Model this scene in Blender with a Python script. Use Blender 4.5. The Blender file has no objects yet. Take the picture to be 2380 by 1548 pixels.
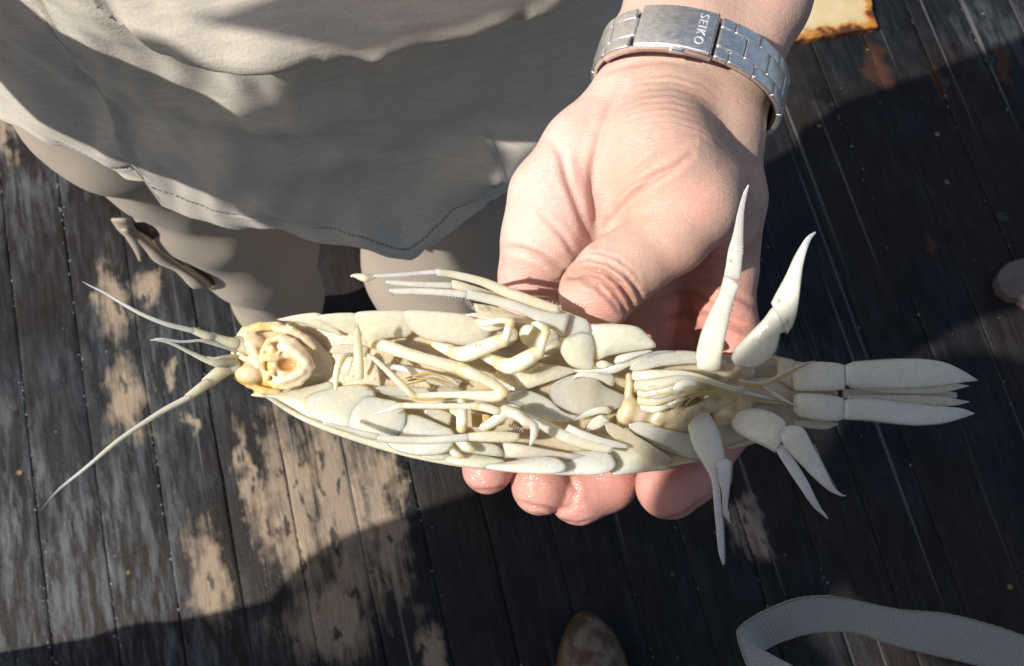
import bpy, math, random
import numpy as np
from mathutils import Vector, Matrix

# ------------------------------------------------------------------ camera, light, exposure
S = bpy.context.scene
TILT = math.radians(20.0)
CAM = np.array([0.0, 0.0, 1.55])
FPX, CX, CY = 2763.0, 1190.0, 774.0          # focal length and centre in units of a 2380 px wide frame
cd = bpy.data.cameras.new('camera'); cam = bpy.data.objects.new('camera', cd); S.collection.objects.link(cam)
cam.location = CAM; cam.rotation_euler = (TILT, 0, 0)
cd.sensor_width = 36.0; cd.lens = 36.0 * FPX / 2380.0; cd.clip_start = 0.01; cd.clip_end = 500
cd.dof.use_dof = True; cd.dof.focus_distance = 0.402; cd.dof.aperture_fstop = 42
S.camera = cam
S.render.engine = 'CYCLES'
S.cycles.use_denoising = True
S.cycles.max_bounces = 8
S.cycles.sample_clamp_indirect = 6
S.view_settings.view_transform = 'Standard'; S.view_settings.look = 'None'
S.view_settings.gamma = 1.0; S.view_settings.exposure = 0.14; S.view_settings.use_curve_mapping = False

S.view_settings.use_white_balance = True; S.view_settings.white_balance_temperature = 6850

SUN = np.array([-0.80, -0.33, 1.00]); SUN = SUN / np.linalg.norm(SUN)   # direction towards the sun
w = bpy.data.worlds.new('World'); S.world = w; w.use_nodes = True
nt = w.node_tree; bg = nt.nodes['Background']
sky = nt.nodes.new('ShaderNodeTexSky'); sky.sky_type = 'NISHITA'; sky.sun_disc = False
sky.sun_elevation = math.asin(SUN[2]); sky.sun_rotation = math.atan2(SUN[0], SUN[1])
nt.links.new(sky.outputs[0], bg.inputs[0]); bg.inputs[1].default_value = 0.10
sky.dust_density = 2.0; sky.ozone_density = 0.7
sl = bpy.data.lights.new('sun', 'SUN'); so = bpy.data.objects.new('sun', sl); S.collection.objects.link(so)
sl.energy = 5.0; sl.angle = math.radians(0.55); sl.color = (1.0, 0.965, 0.91)
so.rotation_euler = Vector(SUN).to_track_quat('Z', 'Y').to_euler()

# ------------------------------------------------------------------ frames and helpers
RC = np.array([[1, 0, 0], [0, math.cos(TILT), -math.sin(TILT)], [0, math.sin(TILT), math.cos(TILT)]])
D0 = 400.0                                    # the hand plane lies 400 mm in front of the lens
def Cm(px, py, h=0.0):                        # point in the camera's frame, mm
    d = D0 - h
    return np.array([(px - CX) / FPX * d, -(py - CY) / FPX * d, -d])
def c2w(v):                                   # camera frame mm -> world m
    return CAM + (np.asarray(v, float) @ RC.T) / 1000.0
def W(px, py, h=0.0): return c2w(Cm(px, py, h))
def ray(px, py): return RC @ np.array([(px - CX) / FPX, -(py - CY) / FPX, -1.0])
def G(px, py, z=0.0):                         # the point at height z seen at that pixel
    r = ray(px, py); return CAM + r * ((z - CAM[2]) / r[2])
def px_of(vw):                                # world -> 2380 px coordinates
    q = (np.asarray(vw) - CAM) @ RC
    return CX + q[..., 0] / -q[..., 2] * FPX, CY - q[..., 1] / -q[..., 2] * FPX
rng = random.Random(7)
nrg = np.random.RandomState(5)

def link(o, parent=None):
    S.collection.objects.link(o)
    if parent is not None: o.parent = parent
    return o
def tag(o, label=None, cat=None, group=None, kind=None):
    if label: o['label'] = label
    if cat: o['category'] = cat
    if group: o['group'] = group
    if kind: o['kind'] = kind
    return o
def empty(name, loc, label=None, cat=None, group=None, parent=None):
    o = bpy.data.objects.new(name, None); o.location = loc; o.empty_display_size = 0.02
    link(o, parent); tag(o, label, cat, group); return o
def root_loc(p):
    v = np.zeros(3)
    while p is not None: v += np.array(p.location); p = p.parent
    return v
def mesh_obj(name, V, F, mat, parent=None, attrs=None, smooth=True, origin=None):
    """V in world metres; stored relative to its own origin; parents here are never rotated."""
    V = np.asarray(V, float)
    org = V.mean(0) if origin is None else np.asarray(origin, float)
    me = bpy.data.meshes.new(name)
    if isinstance(F, np.ndarray):
        n, k = F.shape
        me.vertices.add(len(V)); me.vertices.foreach_set('co', (V - org).astype(np.float32).ravel())
        me.loops.add(n * k); me.loops.foreach_set('vertex_index', F.astype(np.int32).ravel())
        me.polygons.add(n); me.polygons.foreach_set('loop_start', (np.arange(n) * k).astype(np.int32))
        me.update(calc_edges=True)
    else:
        me.from_pydata([tuple(p) for p in (V - org)], [], [tuple(f) for f in F])
    me.validate(); me.update()
    for k, a in (attrs or {}).items():
        at = me.attributes.new(k, 'FLOAT', 'POINT'); at.data.foreach_set('value', np.asarray(a, np.float32))
    if smooth: me.polygons.foreach_set('use_smooth', np.ones(len(me.polygons), bool))
    me.materials.append(mat)
    o = bpy.data.objects.new(name, me); link(o, parent)
    o.location = org - root_loc(parent)
    return o

def cat(P, n):                                # Catmull-Rom through rows of P, n steps per span
    P = np.asarray(P, float)
    if len(P) == 2: return P[0] + np.linspace(0, 1, n + 1)[:, None] * (P[1] - P[0])
    Q = np.vstack([2 * P[0] - P[1], P, 2 * P[-1] - P[-2]]); out = []
    for i in range(1, len(Q) - 2):
        p0, p1, p2, p3 = Q[i - 1:i + 3]
        for t in np.arange(n) / n:
            out.append(0.5 * (2 * p1 + (p2 - p0) * t + (2 * p0 - 5 * p1 + 4 * p2 - p3) * t * t + (3 * p1 - p0 - 3 * p2 + p3) * t ** 3))
    out.append(P[-1]); return np.array(out)
def lin(P, n):
    P = np.asarray(P, float); out = []
    for a, b in zip(P[:-1], P[1:]):
        for t in np.arange(n) / n: out.append(a + (b - a) * t)
    out.append(P[-1]); return np.array(out)

class MB:                                     # mesh collector in camera mm with a 'rim' value per vertex
    def __init__(s): s.V, s.F, s.R = [], [], []
    def add(s, V, F, R=None):
        b = sum(len(v) for v in s.V); s.V.append(np.asarray(V, float))
        s.F += [tuple(i + b for i in f) for f in F]
        s.R.append(np.zeros(len(V)) if R is None else np.asarray(R, float)); return s
    def rings(s, rings, R=None, cap=True):
        n, m = len(rings), len(rings[0]); V = np.vstack(rings); F = []
        for i in range(n - 1):
            for j in range(m):
                k = (j + 1) % m; F.append((i * m + j, i * m + k, (i + 1) * m + k, (i + 1) * m + j))
        if cap: F.append(tuple(range(m - 1, -1, -1))); F.append(tuple((n - 1) * m + j for j in range(m)))
        return s.add(V, F, R)
    def tube(s, pts, ns=5, m=12, flat=1.0, sharp=False, ends=True, rim=None, smooth=True, ringed=0.0):
        """pts: (px, py, h, radius px)"""
        P = []
        for p in pts:
            q = Cm(p[0], p[1], p[2]); P.append(np.append(q, p[3] * (D0 - p[2]) / FPX))
        P = cat(P, ns) if smooth else lin(P, ns)
        C, r = P[:, :3], np.maximum(P[:, 3], 0.04); r = r * (1 + ringed * np.where(np.arange(len(r)) % 2, 1, -1)); T = np.gradient(C, axis=0); T /= np.linalg.norm(T, axis=1)[:, None]
        up = np.array([0, 0, 1.0]); rings, RR = [], []
        ph = np.arange(m) / m * 2 * math.pi
        def ring(c, t, rr):
            a = np.cross(t, up); a /= (np.linalg.norm(a) + 1e-9); b = np.cross(a, t)
            return c + rr * (np.cos(ph)[:, None] * a + flat * np.sin(ph)[:, None] * b)
        rimv = (np.abs(np.cos(ph)) ** 6) * 0.8
        if ends and not sharp:
            for q in (0.2, 0.6, 0.88): rings.append(ring(C[0] - T[0] * r[0] * 0.45 * math.sqrt(1 - q * q), T[0], r[0] * q)); RR.append(np.maximum(rimv, .85))
        for c, t, rr in zip(C, T, r): rings.append(ring(c, t, rr)); RR.append(rimv)
        if ends:
            for q in (0.88, 0.6, 0.2): rings.append(ring(C[-1] + T[-1] * r[-1] * 0.45 * math.sqrt(1 - q * q), T[-1], r[-1] * q)); RR.append(np.maximum(rimv, .85))
        R = np.concatenate(RR) if rim is None else np.full(len(rings) * m, rim)
        return s.rings(rings, R)
    def blade(s, secs, ns=5, m=16, up=0.22, dn=0.22, hollow=0.0):
        """secs: (lx, ly, rx, ry, h[, up, dn]) lens-shaped cross sections from edge to edge; up/dn are shares of half the width"""
        P = []
        for q in secs:
            u = q[5] if len(q) > 5 else up; d = q[6] if len(q) > 6 else dn
            P.append(np.concatenate([Cm(q[0], q[1], q[4]), Cm(q[2], q[3], q[4]), [u, d]]))
        P = cat(P, ns); ph = np.arange(m) / m * 2 * math.pi; rings, RR = [], []
        c_, s_ = np.cos(ph), np.sin(ph)
        for i, q in enumerate(P):
            L, Rr = q[:3], q[3:6]; c = (L + Rr) / 2; hv = (Rr - L) / 2; hw = np.linalg.norm(hv)
            k = np.where(s_ > 0, q[6], q[7]); prof = s_ - hollow * np.where(s_ > 0, s_ ** 3, 0)
            rings.append(c + c_[:, None] * hv + (prof * k * hw)[:, None] * np.array([0, 0, 1.0]))
            RR.append(np.maximum(np.abs(c_) ** 6, .75 if i in (0, len(P) - 1) else 0))
        a, b = rings[0].mean(0), rings[-1].mean(0)
        out = [a + (rings[0] - a) * 0.4] + rings + [b + (rings[-1] - b) * 0.4]
        return s.rings(out, np.concatenate([np.full(m, 0.8)] + RR + [np.full(m, 0.8)]))
    def dome(s, outline, h=0.0, gx=0.0, gy=0.0, dome=2.0, thick=1.2, nr=9, ns=4, centre=None, p=2.0):
        """closed smooth outline (px) star-shaped about its centre; height plane h + gx*dx + gy*dy (mm per 100 px) plus a dome"""
        O = np.asarray(outline, float); Q = np.vstack([O[-1], O, O[0], O[1]]); out = []
        for i in range(1, len(Q) - 2):
            p0, p1, p2, p3 = Q[i - 1:i + 3]
            for t in np.arange(ns) / ns:
                out.append(0.5 * (2 * p1 + (p2 - p0) * t + (2 * p0 - 5 * p1 + 4 * p2 - p3) * t * t + (3 * p1 - p0 - 3 * p2 + p3) * t ** 3))
        O = np.array(out); c = O.mean(0) if centre is None else np.asarray(centre, float); m = len(O)
        top, bot, R = [], [], []
        for i in range(nr + 1):
            r = i / nr; r = r ** 0.8
            for o in (O if i else [c]):
                q = c + (o - c) * r
                hh = h + gx * (q[0] - c[0]) / 100 + gy * (q[1] - c[1]) / 100 + dome * (1 - r ** p)
                th = thick * (1 - r ** 8 * 0.85)
                top.append(Cm(q[0], q[1], hh)); bot.append(Cm(q[0], q[1], hh - th)); R.append(r ** 14)
        n1 = len(top); F = []
        for j in range(m):
            k = (j + 1) % m; F.append((0, 1 + j, 1 + k)); F.append((n1, n1 + 1 + k, n1 + 1 + j))
            for i in range(nr - 1):
                a, b = 1 + i * m, 1 + (i + 1) * m
                F.append((a + j, b + j, b + k, a + k)); F.append((n1 + a + j, n1 + a + k, n1 + b + k, n1 + b + j))
            a = 1 + (nr - 1) * m; F.append((a + j, n1 + a + j, n1 + a + k, a + k))
        return s.add(np.array(top + bot), F, np.array(R + R))
    def obj(s, name, mat, parent=None, **kw):
        V = c2w(np.vstack(s.V)); return mesh_obj(name, V, s.F, mat, parent, {'rim': np.concatenate(s.R)}, **kw)

# ---- implicit surfaces: smooth unions of tapered capsules turned into one continuous mesh
def smin(a, b, k):
    h = np.clip(0.5 + 0.5 * (b - a) / k, 0, 1); return b + (a - b) * h - k * h * (1 - h)
def cap_sdf(X, a, b, ra, rb):
    a, b = np.asarray(a, np.float32), np.asarray(b, np.float32); ab = b - a
    t = np.clip(((X - a) @ ab) / max(float(ab @ ab), 1e-9), 0, 1)
    return np.linalg.norm(X - a - t[..., None] * ab, axis=-1) - (ra + (rb - ra) * t)
def ell_sdf(X, c, r, M=None):
    q = X - np.asarray(c, np.float32)
    if M is not None: q = q @ np.asarray(M, np.float32)
    q = q / np.asarray(r, np.float32); n = np.linalg.norm(q, axis=-1)
    return (n - 1) * min(r)
def chain(X, pts, k=0.0):                     # pts (x,y,z,r)
    d = None
    for a, b in zip(pts[:-1], pts[1:]):
        e = cap_sdf(X, a[:3], b[:3], a[3], b[3]); d = e if d is None else (np.minimum(d, e) if k <= 0 else smin(d, e, k))
    return d
def grid(lo, hi, st):
    ax = [np.arange(l, h + st, st, dtype=np.float32) for l, h in zip(lo, hi)]
    return np.stack(np.meshgrid(*ax, indexing='ij'), -1)
def surface_nets(D, lo, st):
    D = D.astype(np.float32); s = D < 0; nx, ny, nz = D.shape
    cnt = np.zeros((nx - 1, ny - 1, nz - 1), np.float32); acc = np.zeros((nx - 1, ny - 1, nz - 1, 3), np.float32)
    corners = [(i, j, k) for i in (0, 1) for j in (0, 1) for k in (0, 1)]
    def sl(c): return tuple(slice(c[a], c[a] + D.shape[a] - 1) for a in range(3))
    for c in corners:
        for a in range(3):
            if c[a]: continue
            e = list(c); e[a] = 1
            A, B = D[sl(c)], D[sl(e)]; m = (A < 0) != (B < 0)
            t = np.where(m, A / np.where(m, A - B, 1), 0)
            p = [np.full(A.shape, c[q], np.float32) for q in range(3)]; p[a] = t
            for q in range(3): acc[..., q] += np.where(m, p[q], 0)
            cnt += m
    act = cnt > 0; idx = -np.ones(act.shape, np.int64); ii = np.argwhere(act); idx[act] = np.arange(len(ii))
    V = np.asarray(lo, np.float32) + st * (ii + acc[act] / cnt[act][:, None])
    Fs = []
    for a in range(3):
        b, c = (a + 1) % 3, (a + 2) % 3
        s0 = [slice(None)] * 3; s1 = [slice(None)] * 3; s0[a] = slice(0, -1); s1[a] = slice(1, None)
        ch = s[tuple(s0)] != s[tuple(s1)]
        E = np.argwhere(ch); E = E[(E[:, b] > 0) & (E[:, c] > 0) & (E[:, b] < D.shape[b] - 1) & (E[:, c] < D.shape[c] - 1)]
        inside = s[E[:, 0], E[:, 1], E[:, 2]]
        def at(db, dc):
            q = E.copy(); q[:, b] -= db; q[:, c] -= dc; return idx[q[:, 0], q[:, 1], q[:, 2]]
        quad = np.stack([at(1, 1), at(0, 1), at(0, 0), at(1, 0)], 1)
        quad[~inside] = quad[~inside][:, ::-1]; Fs.append(quad)
    F = np.vstack(Fs); return V, F[(F >= 0).all(1)]
def vnormals(V, F):
    n = np.cross(V[F[:, 2]] - V[F[:, 0]], V[F[:, 3]] - V[F[:, 1]]); N = np.zeros_like(V)
    for k in range(4): np.add.at(N, F[:, k], n)
    return N / (np.linalg.norm(N, axis=1)[:, None] + 1e-12)
def relax(V, F, it=2, lam=0.5):
    n = len(V)
    for _ in range(it):
        A = np.zeros_like(V); c = np.zeros(n)
        for k in range(4):
            a, b = F[:, k], F[:, (k + 1) % 4]
            np.add.at(A, a, V[b]); np.add.at(c, a, 1); np.add.at(A, b, V[a]); np.add.at(c, b, 1)
        V = V + lam * (A / np.maximum(c, 1)[:, None] - V)
    return V
def poly_dist(P, poly):                       # P (n,2), poly list of points -> distance, parameter 0..1
    poly = np.asarray(poly, float); best = np.full(len(P), 1e9); par = np.zeros(len(P)); L = len(poly) - 1
    for i, (a, b) in enumerate(zip(poly[:-1], poly[1:])):
        ab = b - a; t = np.clip(((P - a) @ ab) / (ab @ ab + 1e-12), 0, 1); d = np.linalg.norm(P - a - t[:, None] * ab, axis=1)
        m = d < best; best[m] = d[m]; par[m] = (i + t[m]) / L
    return best, par

# ------------------------------------------------------------------ node helpers
class NT:
    def __init__(s, name):
        s.m = bpy.data.materials.new(name); s.m.use_nodes = True; s.t = s.m.node_tree; s.b = s.t.nodes['Principled BSDF']
        s.pos = None
    def n(s, ty, **kw):
        q = s.t.nodes.new(ty)
        for k, v in kw.items(): setattr(q, k, v)
        return q
    def put(s, sock, v):
        if hasattr(v, 'is_linked') or isinstance(v, bpy.types.NodeSocket): s.t.links.new(v, sock)
        elif isinstance(v, (tuple, list)) and len(v) == 3 and sock.type == 'RGBA': sock.default_value = (*v, 1)
        else: sock.default_value = v
    def coord(s, scale=(1, 1, 1), rot=(0, 0, 0), world=False):
        if world: src = s.n('ShaderNodeNewGeometry').outputs['Position']
        else: src = s.n('ShaderNodeTexCoord').outputs['Object']
        mp = s.n('ShaderNodeMapping'); s.t.links.new(src, mp.inputs[0]); mp.inputs['Scale'].default_value = scale; mp.inputs['Rotation'].default_value = rot
        return mp.outputs[0]
    def noise(s, vec, sc, det=4, rough=0.55, dist=0.0):
        q = s.n('ShaderNodeTexNoise'); s.put(q.inputs['Vector'], vec); q.inputs['Scale'].default_value = sc
        q.inputs['Detail'].default_value = det; q.inputs['Roughness'].default_value = rough; q.inputs['Distortion'].default_value = dist
        return q.outputs[0]
    def ramp(s, v, a, b, lo=0.0, hi=1.0):
        q = s.n('ShaderNodeMapRange'); s.put(q.inputs[0], v); q.inputs[1].default_value = a; q.inputs[2].default_value = b
        q.inputs[3].default_value = lo; q.inputs[4].default_value = hi; q.clamp = True; return q.outputs[0]
    def mix(s, f, a, b, mode='MIX'):
        q = s.n('ShaderNodeMix', data_type='RGBA', blend_type=mode); s.put(q.inputs[0], f); s.put(q.inputs[6], a); s.put(q.inputs[7], b)
        return q.outputs[2]
    def math(s, op, a, b=0.0, c=None):
        q = s.n('ShaderNodeMath', operation=op); s.put(q.inputs[0], a); s.put(q.inputs[1], b)
        if c is not None: s.put(q.inputs[2], c)
        return q.outputs[0]
    def attr(s, name):
        return s.n('ShaderNodeAttribute', attribute_name=name).outputs['Fac']
    def bump(s, h, strength=0.3, dist=0.001, prev=None):
        q = s.n('ShaderNodeBump'); s.put(q.inputs['Height'], h); q.inputs['Strength'].default_value = strength; q.inputs['Distance'].default_value = dist
        if prev is not None: s.t.links.new(prev, q.inputs['Normal'])
        return q.outputs[0]
    def set(s, **kw):
        for k, v in kw.items(): s.put(s.b.inputs[k.replace('_', ' ')], v)
        return s
def simple(name, col, rough=0.6, metal=0.0):
    t = NT(name); v = t.coord(); n = t.noise(v, 60, 5)
    t.set(Base_Color=t.mix(t.ramp(n, .3, .7), tuple(c * .8 for c in col), tuple(min(1, c * 1.15) for c in col)), Roughness=rough, Metallic=metal)
    t.set(Normal=t.bump(n, .2, .002)); return t.m
# ------------------------------------------------------------------ the deck: wet worn planks with tarred seams
PDIR = np.array([-0.72, 2.92, 0]); PDIR /= np.linalg.norm(PDIR); PNRM = np.array([PDIR[1], -PDIR[0], 0])
PANG = math.atan2(PDIR[1], PDIR[0]) - math.pi / 2
def deck_material():
    t = NT('worn_wet_deck_wood')
    v = t.coord(world=True, rot=(0, 0, -PANG))
    oi = t.n('ShaderNodeObjectInfo').outputs['Random']
    sh = t.n('ShaderNodeVectorMath', operation='ADD'); t.put(sh.inputs[0], v)
    cmb = t.n('ShaderNodeCombineXYZ'); t.put(cmb.inputs[1], t.math('MULTIPLY', oi, 9.0)); t.put(sh.inputs[1], cmb.outputs[0])
    vp = sh.outputs[0]
    def stretch(vec, s):
        m = t.n('ShaderNodeMapping'); t.put(m.inputs[0], vec); m.inputs['Scale'].default_value = s; return m.outputs[0]
    grain = t.noise(stretch(vp, (85, 9, 1)), 1.6, 8, .68, .5)
    fine = t.noise(stretch(vp, (420, 40, 1)), 1.0, 6, .7)
    blot = t.noise(v, 7, 7, .66, .8)
    big = t.noise(v, 2.6, 4, .55)
    # dark worn paint: blue grey and brown areas
    base = t.mix(t.ramp(big, .44, .56), (.0065, .0082, .0105), (.016, .0100, .0075))
    base = t.mix(t.ramp(oi, 0, 1, 0, .6), base, (.006, .007, .008))
    base = t.mix(t.math('MULTIPLY', t.ramp(t.math('ADD', t.math('MULTIPLY', grain, .6), t.math('MULTIPLY', t.noise(v, 12, 6, .7), .4)), .46, .66), .6), base, (.034, .036, .041))
    base = t.mix(t.math('MULTIPLY', t.ramp(blot, .56, .66), .75), base, (.006, .0045, .0045))
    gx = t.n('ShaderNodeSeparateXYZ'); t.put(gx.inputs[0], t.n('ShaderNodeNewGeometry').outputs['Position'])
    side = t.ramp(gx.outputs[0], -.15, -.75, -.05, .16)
    painted_sheen = t.math('MULTIPLY', t.ramp(t.math('ADD', t.noise(v, 1.9, 5, .6), side), .50, .66), t.ramp(t.noise(stretch(v, (50, 8, 1)), 1.3, 8, .75), .46, .62))
    base = t.mix(t.math('MULTIPLY', painted_sheen, .7), base, (.13, .145, .16))  # pale wet sheen painted into the wood colour, more on the left
    vb = t.n('ShaderNodeTexVoronoi'); t.put(vb.inputs['Vector'], stretch(wv0 if False else v, (1.0, .55, 1))); vb.inputs['Scale'].default_value = 30
    base = t.mix(t.math('MULTIPLY', t.ramp(vb.outputs['Distance'], .16, .10), t.ramp(vb.outputs['Color'], .72, .75)), base, (.012, .004, .004))
    # bare tan patches
    geo = t.n('ShaderNodeNewGeometry').outputs['Position']
    nz = t.n('ShaderNodeTexNoise'); t.put(nz.inputs['Vector'], geo); nz.inputs['Scale'].default_value = 26; nz.inputs['Detail'].default_value = 5
    sb = t.n('ShaderNodeVectorMath', operation='SUBTRACT'); t.put(sb.inputs[0], nz.outputs['Color']); sb.inputs[1].default_value = (.5, .5, .5)
    sc = t.n('ShaderNodeVectorMath', operation='SCALE'); t.put(sc.inputs[0], sb.outputs[0]); sc.inputs['Scale'].default_value = .075
    ad = t.n('ShaderNodeVectorMath', operation='ADD'); t.put(ad.inputs[0], geo); t.put(ad.inputs[1], sc.outputs[0]); wv = ad.outputs[0]
    def ell(px, py, rx, ry, ang=None):
        c = G(px, py); k = 1.68 / FPX
        m = t.n('ShaderNodeMapping', vector_type='TEXTURE'); t.put(m.inputs[0], wv); m.inputs['Location'].default_value = (c[0], c[1], 0)
        m.inputs['Rotation'].default_value = (0, 0, PANG if ang is None else ang); m.inputs['Scale'].default_value = (rx * k, ry * k, 1000)
        q = t.n('ShaderNodeVectorMath', operation='LENGTH'); t.put(q.inputs[0], m.outputs[0])
        return q.outputs['Value']
    def union(lst):
        r = None
        for e in lst: q = ell(*e); r = q if r is None else t.math('MINIMUM', r, q)
        edge = t.math('ADD', t.math('MULTIPLY', t.math('SUBTRACT', grain, .5), 2.2), t.math('MULTIPLY', t.math('SUBTRACT', blot, .5), 1.2))
        return t.ramp(t.math('ADD', r, edge), 1.3, .5)
    tan = union([(258, 700, 34, 95), (345, 664, 34, 42), (292, 930, 42, 80), (392, 880, 14, 26), (450, 977, 13, 32),
                 (575, 1110, 18, 130), (610, 1180, 14, 90), (480, 1340, 36, 110), (676, 1170, 48, 230), (795, 1150, 60, 250), (890, 1180, 40, 190),
                 (760, 1440, 90, 80), (12, 300, 22, 80), (1738, 1217, 38, 60), (1000, 1510, 30, 60)])
    spots = t.ramp(t.noise(stretch(vp, (3.0, 1.2, 1)), 22, 3, .5), .60, .66)
    tan = t.math('MULTIPLY', tan, t.math('SUBTRACT', 1.0, t.math('MULTIPLY', spots, .85)))
    tanc = t.mix(t.ramp(fine, .35, .65), (.23, .17, .115), (.40, .315, .225))
    tanc = t.mix(t.ramp(blot, .4, .7), tanc, (.27, .22, .18))
    tanw = t.math('MULTIPLY', tan, .9)
    rust = union([(2046, 158, 26, 70), (2177, 196, 16, 46), (2335, 160, 16, 55), (2160, 560, 9, 40)])
    col = t.mix(tanw, base, tanc)
    col = t.mix(t.math('MULTIPLY', rust, .6), col, (.085, .036, .014))
    # scratches: long pale diagonal lines
    s1 = t.n('ShaderNodeMapping'); t.put(s1.inputs[0], v); s1.inputs['Rotation'].default_value = (0, 0, -.14); s1.inputs['Scale'].default_value = (110, 1.1, 1)
    scr = t.ramp(t.noise(s1.outputs[0], 1.0, 2, .4), .685, .72)
    col = t.mix(t.math('MULTIPLY', scr, .55), col, (.16, .155, .15))
    # small ochre specks
    vo = t.n('ShaderNodeTexVoronoi'); t.put(vo.inputs['Vector'], v); vo.inputs['Scale'].default_value = 17
    speck = t.ramp(vo.outputs['Distance'], .07, .05); pick = t.ramp(vo.outputs['Color'], .62, .66)
    col = t.mix(t.math('MULTIPLY', t.math('MULTIPLY', speck, pick), .8), col, (.32, .20, .07))
    wet = t.ramp(t.noise(v, 5.5, 5, .6), .36, .62)
    rough = t.math('ADD', t.math('MULTIPLY', wet, .25), .30)
    rough = t.math('ADD', rough, t.math('MULTIPLY', tanw, .35))
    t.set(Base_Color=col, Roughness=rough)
    t.set(Specular_IOR_Level=.2)
    hgt = t.math('ADD', t.math('MULTIPLY', fine, .5), t.math('MULTIPLY', grain, 1.0))
    hgt = t.math('SUBTRACT', hgt, t.math('MULTIPLY', scr, .5))
    hgt = t.math('ADD', hgt, t.math('MULTIPLY', t.noise(vp, 260, 4, .7), .5))
    t.set(Normal=t.bump(hgt, .55, .0022)); return t.m
M_DECK = deck_material()
def tar_material():
    t = NT('wet_black_tar'); v = t.coord(world=True)
    n = t.noise(v, 300, 4, .7)
    t.set(Base_Color=(.006, .007, .008), Roughness=t.ramp(n, .3, .7, .05, .35), Specular_IOR_Level=.6, Normal=t.bump(n, .9, .003)); return t.m
M_TAR = tar_material()
ground = mesh_obj('ground', [(-40, -40, -.06), (40, -40, -.06), (40, 40, -.06), (-40, 40, -.06)], [(0, 1, 2, 3)], simple('dark_bilge_planking', (.02, .02, .022), .5), smooth=False)
tag(ground, kind='structure')
deck = mesh_obj('deck', [(-2.6, -2.2, -.006), (2.6, -2.2, -.006), (2.6, 3.0, -.006), (-2.6, 3.0, -.006), (-2.6, -2.2, -.055), (2.6, -2.2, -.055), (2.6, 3.0, -.055), (-2.6, 3.0, -.055)],
                [(0, 1, 2, 3), (7, 6, 5, 4), (0, 4, 5, 1), (1, 5, 6, 2), (2, 6, 7, 3), (3, 7, 4, 0)], M_TAR, smooth=False, origin=(0, 0, 0))
tag(deck, kind='structure')
def plank_mesh(wd, L, var):
    prof = [(-wd / 2, -.028), (-wd / 2, -.0016), (-wd / 2 + .0006, -.0004), (-wd / 2 + .003, 0), (-wd / 4, .0003), (0, .0004), (wd / 4, .0003), (wd / 2 - .003, 0), (wd / 2 - .0006, -.0004), (wd / 2, -.0016), (wd / 2, -.028)]
    n = 60; V, F = [], []; r = np.random.RandomState(var)
    e1, e2 = r.randn(n + 1) * .0006, r.randn(n + 1) * .0006
    for i in range(n + 1):
        y = -L / 2 + L * i / n
        for j, (x, z) in enumerate(prof): V.append((x + (e1[i] if x < -wd / 3 else e2[i] if x > wd / 3 else 0), y, z))
    m = len(prof)
    for i in range(n):
        for j in range(m - 1): F.append((i * m + j, (i + 1) * m + j, (i + 1) * m + j + 1, i * m + j + 1))
    me = bpy.data.meshes.new('plank'); me.from_pydata(V, [], F); me.polygons.foreach_set('use_smooth', np.ones(len(F), bool)); me.materials.append(M_DECK); return me
PW, PITCH = .0807, .0815
pms = [plank_mesh(PW, 5.2, i) for i in range(6)]
s0 = float(G(235, 1200) @ PNRM)               # one seam passes here
seams = []
for i in range(-26, 27):
    u = s0 + (i + .5) * PITCH
    o = bpy.data.objects.new('plank', pms[i % 6]); link(o, deck); c = PNRM * u + PDIR * .35
    o.location = (c[0], c[1], rng.uniform(-.0012, .0008)); o.rotation_euler = (0, 0, PANG)
    seams.append(s0 + i * PITCH)
# tarred caulk standing a little proud in the seams, beaded with water
mb_v, mb_f = [], []; nv = 0
for u in seams:
    y = -1.5; r = random.Random(int(u * 1e4)); big = r.random() < .5
    while y < 2.3:
        L = r.uniform(.002, .006); c = PNRM * (u + r.gauss(0, .0007)) + PDIR * y; hh = r.uniform(-.003, -.0005) if r.random() > (.35 if big else .12) else r.uniform(.0, .0022)
        a = r.uniform(.0016, .0028)
        for k, (dx, dy, dz) in enumerate([(-a, 0, 0), (0, -L, 0), (a, 0, 0), (0, L, 0), (0, 0, 1)]):
            p = c + PNRM * dx + PDIR * dy; mb_v.append((p[0], p[1], -.004 if dz == 0 else hh))
        mb_f += [(nv, nv + 1, nv + 4), (nv + 1, nv + 2, nv + 4), (nv + 2, nv + 3, nv + 4), (nv + 3, nv, nv + 4)]; nv += 5; y += L * r.uniform(.8, 1.5)
caulk = mesh_obj('seam_caulk', mb_v, mb_f, M_TAR, deck); tag(caulk, kind='stuff')
# water beads on the boards, thickest along the seams
t = NT('clear_water_bead'); t.set(Base_Color=(.55, .58, .62), Roughness=.04, Specular_IOR_Level=1.0, Transmission_Weight=.6, IOR=1.33); M_BEAD = t.m
mb_v, mb_f = [], []; nv = 0; r = random.Random(3)
def bead(x, y, z, a):
    global nv
    m = 8
    for q, hz in ((1, 0), (.75, .55), (.35, .9)):
        for k in range(m): mb_v.append((x + a * q * math.cos(k * 2 * math.pi / m), y + a * q * math.sin(k * 2 * math.pi / m), z + a * .6 * hz))
    mb_v.append((x, y, z + a * .6))
    for q in range(2):
        for k in range(m): mb_f.append((nv + q * m + k, nv + q * m + (k + 1) % m, nv + (q + 1) * m + (k + 1) % m, nv + (q + 1) * m + k))
    for k in range(m): mb_f.append((nv + 2 * m + k, nv + 2 * m + (k + 1) % m, nv + 3 * m))
    nv += 3 * m + 1
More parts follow.
